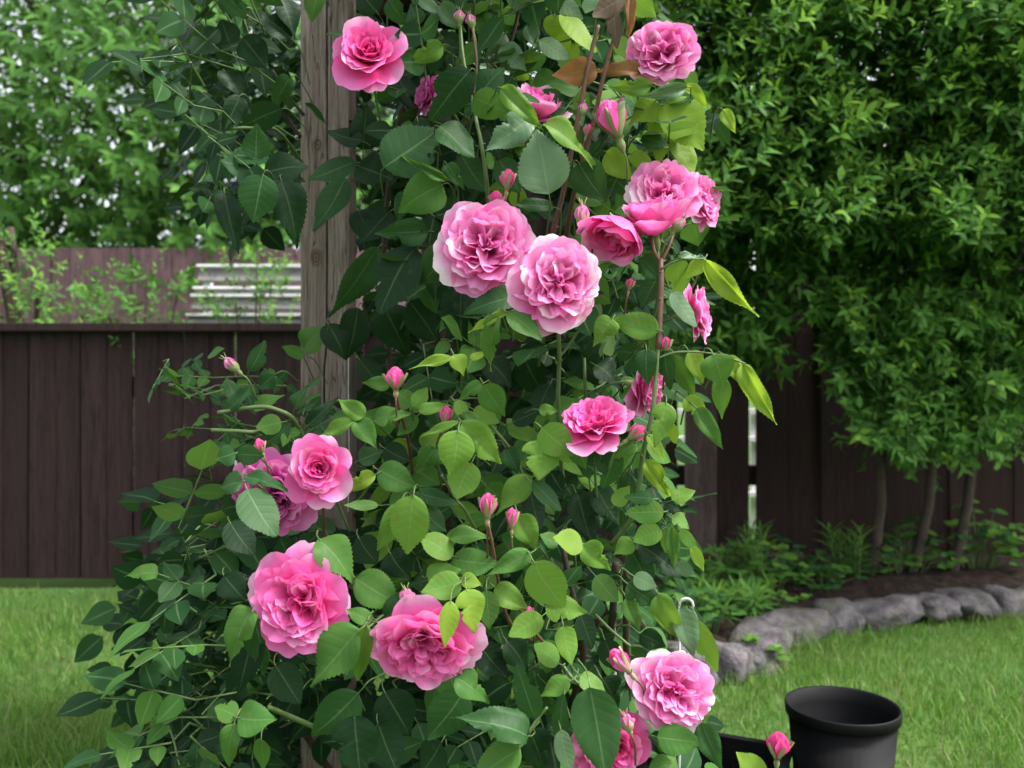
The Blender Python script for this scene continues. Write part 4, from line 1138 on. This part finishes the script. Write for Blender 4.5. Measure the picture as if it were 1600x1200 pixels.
def hedge():
    base = V((px2x(1420, 3.45), 3.45, 0))
    root = thing('hedge_shrub', 'large leafy green hedge shrub hanging over the tall dark fence', 'hedge', base)
    poly = [(960, -420), (2300, -420), (2300, 560), (1900, 600), (1700, 520), (1560, 690), (1440, 720), (1350, 690), (1300, 560), (1262, 430), (1238, 440), (1206, 520), (1190, 575), (1120, 560), (1040, 530), (960, 520)]
    g = {'k': [], 'g': [], 'l': []}; r = random.Random(21)
    xs = [p[0] for p in poly]; c = 0
    while c < 8600:
        px, py = r.uniform(960, 1900), r.uniform(-420, 720)
        if not inside(poly, px, py): continue
        if px > 1650 and r.random() < .4: continue
        if py < -60 and r.random() < .65: continue
        dep = r.random() ** 1.6
        bump = .22 * mnoise.noise(V((px / 110, py / 90, 2.0))) + .12 * mnoise.noise(V((px / 45, py / 45, 7.0)))
        D = 2.70 + bump + dep * .7 + (0.25 if py > 380 else 0)
        if mnoise.noise(V((px / 60, py / 60, 11))) < -.38 and dep < .5: continue
        P = at(px, py, D)
        d = V((r.uniform(-.7, .7), r.uniform(-1.1, .1), r.uniform(-.1, 1.0) - (.6 if py > 420 and r.random() < .5 else 0)))
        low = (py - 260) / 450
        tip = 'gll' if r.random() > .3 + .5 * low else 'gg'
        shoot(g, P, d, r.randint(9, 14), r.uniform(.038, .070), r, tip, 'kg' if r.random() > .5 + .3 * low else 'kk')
        c += 1
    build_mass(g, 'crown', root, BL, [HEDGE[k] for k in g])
    r = random.Random(5)
    for i in range(3):
        x = base.x + (i - 1) * .16
        pts = [V((x, 3.45 + .05 * r.uniform(-1, 1), 0)), V((x + r.uniform(-.1, .1), 3.45, .5)), V((x + (i - 2) * .12, 3.35, 1.2)), V((x + (i - 2) * .3, 3.2, 2.0)), V((x + (i - 2) * .45, 3.1, 2.6))]
        MB().tube(smooth_path(pts, 4), [.022 - .016 * k / 16 for k in range(17)], 7).build('trunk', M_BARK, root, True)
    for i in range(26):
        px, py = r.uniform(1050, 1650), r.uniform(0, 480)
        a = at(px, py, 3.25); b = a + V((r.uniform(-.2, .2), .15, -.35)); 
        MB().tube(smooth_path([a, (a + b) / 2 + V((.02, 0, 0)), b], 3), .004, 5).build('branch', M_BARK, root, True)


hedge()


def leafy_shrub(name, label, base, w, h, n, seed, ll=(.03, .05), tip='gl', low='kg', stems=5, group=None, cat='shrub', z0=.05, nleaf=(7, 11)):
    root = thing(name, label, cat, base, group); r = random.Random(seed); g = {'k': [], 'g': [], 'l': []}; B = V(base)
    tops = []
    for i in range(stems):
        a = r.uniform(0, 6.28); q = r.uniform(.1, .8)
        top = B + V((math.cos(a) * w * .5 * q, math.sin(a) * w * .35 * q, h * r.uniform(.7, 1)))
        MB().tube(smooth_path([B + V((r.uniform(-.02, .02), 0, 0)), (B + top) / 2 + V((0, 0, .1 * h)), top], 3), .004 if h < 1.5 else .02, 5).build('stem', M_STEMB, root, True)
        tops.append(top)
    for c in range(n):
        while True:
            u = V((r.uniform(-1, 1), r.uniform(-1, 1), r.uniform(-1, 1)))
            if u.length < 1 and u.length > .35 * r.random(): break
        lump = 1 + .35 * mnoise.noise(u * 2.2 + V((seed, 0, 0)))
        P = B + V((u.x * w / 2 * lump, u.y * w * .4 * lump, z0 * h + (h * (1 - z0)) * (.5 + .5 * u.z * lump)))
        if P.z < .01: continue
        d = V((u.x + r.uniform(-.4, .4), u.y - .4 + r.uniform(-.4, .4), u.z * .6 + r.uniform(.0, .9)))
        shoot(g, P, d, r.randint(*nleaf), r.uniform(*ll), r, tip, low, nodes=ll[0] * .28)
    build_mass(g, 'foliage' if h < 1.6 else 'crown', root, BL, [HEDGE[k] for k in g])
    return root


# greenery on the other side of the low fence, by the white bench
leafy_shrub('leafy_shrub', 'bushy green shrub spilling over the low fence before the white bench', (px2x(395, 3.78), 3.78, 0), .34, 1.40, 85, 31, (.03, .05), 'gll', 'kg', z0=.62)
leafy_shrub('leafy_shrub', 'dense dark shrub behind the low fence at its far end', (px2x(215, 3.9), 3.9, 0), .62, 1.35, 170, 32, (.035, .055), 'gg', 'kk', z0=.3)
leafy_shrub('leafy_shrub', 'rounded light green shrub beside the dark one behind the low fence', (px2x(60, 4.1), 4.1, 0), .6, 1.55, 170, 33, (.035, .055), 'gll', 'kg', z0=.3)


def far_tree(label, x, y, h, w, seed, n, tipk, lowk, z0=.3):
    root = thing('garden_tree', label, 'tree', (x, y, 0), 'trees beyond the far fence'); r = random.Random(seed); g = {'k': [], 'g': [], 'l': []}; B = V((x, y, 0))
    MB().tube(smooth_path([B, B + V((.05, 0, h * .3)), B + V((-.05, .05, h * .6)), B + V((.1, 0, h * .85))], 4), [.09 - .006 * k for k in range(13)], 8).build('trunk', M_BARK, root, True)
    for i in range(7):
        a = r.uniform(0, 6.28); s = B + V((0, 0, h * r.uniform(.3, .6)))
        MB().tube(smooth_path([s, s + V((math.cos(a) * w * .2, math.sin(a) * w * .2, h * .12)), s + V((math.cos(a) * w * .4, math.sin(a) * w * .4, h * .22))], 3), [.03, .028, .025, .02, .016, .012, .008], 6).build('branch', M_BARK, root, True)
    for c in range(n):
        while True:
            u = V((r.uniform(-1, 1), r.uniform(-1, 1), r.uniform(-1, 1)))
            if .3 < u.length < 1: break
        if mnoise.noise(u * 3.1 + V((seed * 3, 0, 0))) < -.34: continue
        P = B + V((u.x * w / 2, u.y * w / 2, h * (z0 + (1 - z0) * (.5 + .5 * u.z))))
        shoot(g, P, V((u.x, u.y - .3, u.z + .3)), 9, r.uniform(.10, .15), r, tipk, lowk, nodes=.03)
    build_mass(g, 'crown', root, BL, [HEDGE[k] for k in g])


far_tree('tall tree with dark green crown behind the plum fence', px2x(330, 8.2), 8.2, 6.0, 5.2, 41, 3600, 'gg', 'kk', .12)
far_tree('light green tree beyond the far end of the plum fence', px2x(40, 8.6), 8.6, 5.6, 5.0, 42, 3000, 'gg', 'kg', .14)
far_tree('round crowned tree rising behind the arbor and the rose', px2x(640, 9.0), 9.0, 5.8, 5.0, 43, 2200, 'gg', 'kk', .12)


def spiky_plant(base, h, n, label, seed):
    """Lily-like plant: upright stems ringed with narrow leaves."""
    root = thing('lily_plant', label, 'plant', base, 'lily plants in the bed'); r = random.Random(seed); g = {'k': [], 'g': [], 'l': []}; B = V(base)
    for i in range(n):
        a = r.uniform(0, 6.28); f_ = B + V((math.cos(a) * .05, math.sin(a) * .04, 0)); hh = h * r.uniform(.6, 1)
        top = f_ + V((r.uniform(-.07, .07), r.uniform(-.07, .03), hh))
        MB().tube([f_, (f_ + top) / 2, top], [.004, .0035, .002], 5).build('stem', M_STEMG, root, True)
        d = (top - f_).normalized(); x = d.orthogonal().normalized(); y = d.cross(x); m = 34
        for k in range(m):
            u = .2 + .8 * k / m; an = k * 2.4; o = x * math.cos(an) + y * math.sin(an)
            dr = (o * (1.0 - .45 * u) + d * (.3 + .5 * u)).normalized(); l = r.uniform(.07, .11) * (1.1 - .4 * u)
            p = f_ + (top - f_) * u
            g[r.choice('kgg' if u < .6 else 'ggl')].append(leaf_matrix(p, p + dr * l, l * .42, d))
    build_mass(g, 'foliage', root, [blade_geo(3, .26, .3, .1)], [HEDGE[k] for k in g])


spiky_plant((px2x(1135, 3.2), 3.2, .05), .20, 7, 'tall lily plant with narrow leaves before the worn fence board', 1)
spiky_plant((px2x(1185, 3.45), 3.45, .05), .22, 4, 'short lily plant beneath the fence gap', 2)
spiky_plant((px2x(1108, 2.85), 2.85, .05), .15, 4, 'low spiky plant right behind the edging stones', 3)
spiky_plant((px2x(1330, 3.4), 3.4, .05), .26, 5, 'bushy lily plant at the foot of the fence under the hedge', 4)


def broad_plant(base, h, w, n, label, seed, kinds='myo', size=(.03, .05), group='broad leaved plants in the bed'):
    root = thing('bed_plant', label, 'plant', base, group); r = random.Random(seed); B = V(base); g = {k: [] for k in 'omyd'}; st = MB()
    for i in range(n):
        a = r.uniform(0, 6.28); q = math.sqrt(r.random())
        p = B + V((math.cos(a) * q * w / 2, math.sin(a) * q * w * .35, h * r.uniform(.35, 1) * (1.1 - .5 * q)))
        st.tube([B + V((math.cos(a) * q * w * .15, math.sin(a) * q * w * .1, 0)), (B + p) / 2 + V((0, 0, h * .1)), p], [.0025, .002, .0012], 4, cap=False)
        for k in range(3):
            dd = V((math.cos(a + k * 2.1), math.sin(a + k * 2.1) - .3, r.uniform(-.3, .4))).normalized(); l = r.uniform(*size)
            g[r.choice(kinds)].append(leaf_matrix(p, p + dd * l, l * .75, V((0, -.5, 1)) + V((r.uniform(-.4, .4), 0, 0))))
    st.build('stems', M_STEMG, root, True)['kind'] = 'stuff'
    build_mass(g, 'foliage', root, LEAF_LO, [LEAF_FAR[k] for k in g])


broad_plant((px2x(1195, 3.15), 3.15, .05), .26, .30, 36, 'leafy bed plant with lobed green leaves beside the tall lily', 1, 'mym')
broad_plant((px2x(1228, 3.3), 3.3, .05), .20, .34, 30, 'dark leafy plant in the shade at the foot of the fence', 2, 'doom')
broad_plant((px2x(1085, 3.0), 3.0, .05), .22, .3, 30, 'low leafy plant between the rose and the lily plants', 3, 'omm')
broad_plant((px2x(1192, 2.6), 2.58, .0), .10, .12, 14, 'small weed growing on the lawn against the edging stones', 4, 'myy', (.02, .035), 'weeds by the edging')
spiky_plant((px2x(1165, 2.95), 2.95, .05), .12, 4, 'short spiky plant just behind the lowest edging stones', 7)
broad_plant((px2x(1140, 2.98), 2.98, .05), .14, .26, 32, 'ground hugging green plant in front of the tall lily', 11, 'mmy', (.02, .035))
broad_plant((px2x(1205, 2.98), 2.98, .05), .13, .24, 30, 'low light green plant touching the top of the edging stones', 12, 'myy', (.02, .035))
broad_plant((px2x(1100, 2.72), 2.72, .03), .16, .22, 28, 'small leafy plant peeping out beside the lowest rose', 13, 'omm', (.025, .04))
broad_plant((px2x(1290, 3.25), 3.25, .05), .13, .28, 30, 'flat leafy plant between the edging stones and the fence', 14, 'omm', (.025, .04))
broad_plant((px2x(1420, 3.45), 3.48, .05), .24, .42, 44, 'wide leafy plant in the bed near the hedge trunks', 5, 'omm')
broad_plant((px2x(1540, 3.5), 3.55, .05), .30, .40, 44, 'tall leafy plant at the far end of the bed', 6, 'omy')
broad_plant((px2x(1060, 2.6), 2.6, .0), .30, .25, 30, 'clump of grey-green foliage behind the lower rose branches', 7, 'oomd')

# ------------------------------------------------------------------ grass


def grass():
    N = 100000
    y = 1.15 + (4.0 - 1.15) * nrg.random(N) ** 1.15; x = (nrg.random(N) * 2 - 1) * (y * .66 + .1)
    keep = np.ones(N, bool)
    for i in range(N):
        if x[i] > .25 and y[i] > edge_y(x[i]) - .06: keep[i] = False
        elif x[i] < -.4 and y[i] > 3.55: keep[i] = False
        elif -0.45 < x[i] < 0.30 and 1.3 < y[i] < 2.2 and nrg.random() < .8: keep[i] = False
    x, y = x[keep], y[keep]; n = len(x)
    h = nrg.uniform(.022, .060, n) * np.where(nrg.random(n) < .04, 1.9, 1.0) * (1 + .5 * np.sin(x * 5 + 1) * np.sin(y * 4)); a = nrg.random(n) * 6.28; lean = nrg.uniform(.1, .75, n)
    w = nrg.uniform(.0010, .0019, n)
    ca, sa = np.cos(a), np.sin(a); b = nrg.random(n) * 6.28; cb, sb = np.cos(b), np.sin(b)
    z0 = np.full(n, -.016)
    vs = np.zeros((n, 5, 3))
    for k, (t, ww) in enumerate(((0, 1), (0, -1), (.55, .85), (.55, -.85), (1, 0))):
        off = lean * h * t * t
        vs[:, k, 0] = x + ca * w * ww + cb * off; vs[:, k, 1] = y + sa * w * ww + sb * off; vs[:, k, 2] = z0 + h * t * (1 - .25 * lean * t)
    bs = (np.arange(n) * 5)[:, None, None]
    f = (np.array([[0, 1, 3], [0, 3, 2], [2, 3, 4]])[None] + bs).reshape(-1, 3)
    t = NT('grass_blade'); rnd = t.n('ShaderNodeAttribute', attribute_name='rnd').outputs['Fac']
    pos = t.n('ShaderNodeNewGeometry').outputs['Position']
    c = t.ramp(rnd, [(0, (.062, .155, .022)), (.45, (.10, .22, .034)), (.8, (.14, .28, .045)), (.93, (.20, .25, .08)), (1, (.36, .31, .17))])
    c = t.mix(t.math('MULTIPLY', t.step(t.noise(pos, 4, 4), .45, .7), .55), c, (.16, .19, .06))
    p = t.principled(c, .5, .35); tr = t.n('ShaderNodeBsdfTranslucent', {0: t.mix(.5, c, (.2, .42, .03))})
    m = t.done(t.n('ShaderNodeMixShader', {0: .3, 1: p, 2: tr}))
    me = mesh_from('grass', vs.reshape(-1, 3), f, [m], attrs={'rnd': np.repeat(nrg.random(n), 5)})
    o = link('grass', me); o['kind'] = 'stuff'; o['label'] = 'short green lawn grass around the rose bush'; o['category'] = 'grass'


grass()

# ------------------------------------------------------------------ pot, tray, plant stake


def pot():
    D = 1.62; base = V((px2x(1316, D), D, 0)); hgt = H - (1100 - 600) / F * D
    root = thing('plant_pot', 'round black plastic nursery pot standing on the lawn', 'pot', base)
    R1, R0 = .098, .076; n = 40
    prof = [(R0 - .004, 0.0), (R0, .004), (R1 - .004, hgt - .020), (R1 + .001, hgt - .019), (R1 + .002, hgt - .003), (R1 + .001, hgt), (R1 - .003, hgt - .002), (R1 - .007, hgt - .03), (R0 - .003, .05), (0.001, .05)]

    def lathe(name, prof, mat):
        v = []; f = []
        for r_, z in prof:
            for k in range(n): v.append((r_ * math.cos(2 * PI * k / n), r_ * math.sin(2 * PI * k / n), z))
        for i in range(len(prof) - 1):
            for k in range(n):
                l = (k + 1) % n; f.append([i * n + k, i * n + l, i * n + n + l, i * n + n + k])
        return link(name, mesh_from(name, v, f, [mat]), root, loc=(0, 0, 0))
    lathe('body', prof[:3] + prof[7:], M_BLACK); lathe('rim', [prof[2]] + prof[3:8], M_BLACK)
    soil = simple('potting_soil', (.028, .02, .015), .95, .1, .6, 60, .9)
    v = [(0, 0, .062)]; f = []
    for k in range(n): v.append(((R0 + .0) * math.cos(2 * PI * k / n), R0 * math.sin(2 * PI * k / n), .055 + .006 * rng.random()))
    for k in range(n): f.append([0, 1 + k, 1 + (k + 1) % n])
    link('soil', mesh_from('soil', v, f, [soil]), root, loc=(0, 0, 0))


pot()


def tray():
    D = 1.62; c = V((px2x(1108, D), D, 0)); root = thing('seed_tray', 'shallow black plastic tray on the grass under the lowest rose', 'tray', c)
    hgt = H - (1158 - 600) / F * 1.72; w, d, th = .24, .20, .005; R = Matrix.Rotation(-.45, 3, 'Z')
    mb = MB().box(R @ V((0, 0, .006)) + c, (w, d, .006), R); mb.build('base', M_BLACK, root)
    for dx, dy, sx, sy in ((0, d / 2, w, th), (0, -d / 2, w, th), (w / 2 + th / 2 + .0005, 0, th, d + th), (-w / 2 - th / 2 - .0005, 0, th, d + th)):
        MB().box(R @ V((dx, dy, .010 + hgt / 2)) + c, (sx, sy, hgt), R).build('side', M_BLACK, root)
        MB().box(R @ V((dx * 1.03, dy * 1.03, .013 + hgt)) + c, (sx + .012 if sx > th else .016, sy + .012 if sy > th else .016, .005), R).build('rim', M_BLACK, root)


tray()


def stake():
    D = 1.35; x = px2x(1062, D); b = V((px2x(1058, D), D, 0))
    root = thing('plant_stake', 'thin galvanised plant stake with a hooked top behind the lower rose', 'plant stake', b)
    pts = [b, V((x, D, .3)), at(1061, 960, D)]
    for k in range(8):
        a = PI - PI * 1.15 * k / 7
        pts.append(at(1072 + 11 * math.cos(a), 946 - 11 * math.sin(a), D))
    MB().tube(pts, .0022, 7).build('rod', M_METAL, root, True)
    b2 = V((px2x(961, 1.3), 1.3, 0)); r2 = thing('plant_stake', 'straight galvanised plant stake beside the brown rose canes', 'plant stake', b2)
    MB().tube([b2, at(961, 1050, 1.3), at(960, 962, 1.3)], .0022, 7).build('rod', M_METAL, r2, True)
    MB().cone(at(960, 962, 1.3), (0, 0, 1), .0022, .006).build('tip', M_METAL, r2)


stake()
for o in bpy.data.objects:
    if '_w' in o: del o['_w']
print('leaf objects', n_leaf, 'tris', sum(len(o.data.polygons) * 2 for o in bpy.data.objects if o.type == 'MESH'))
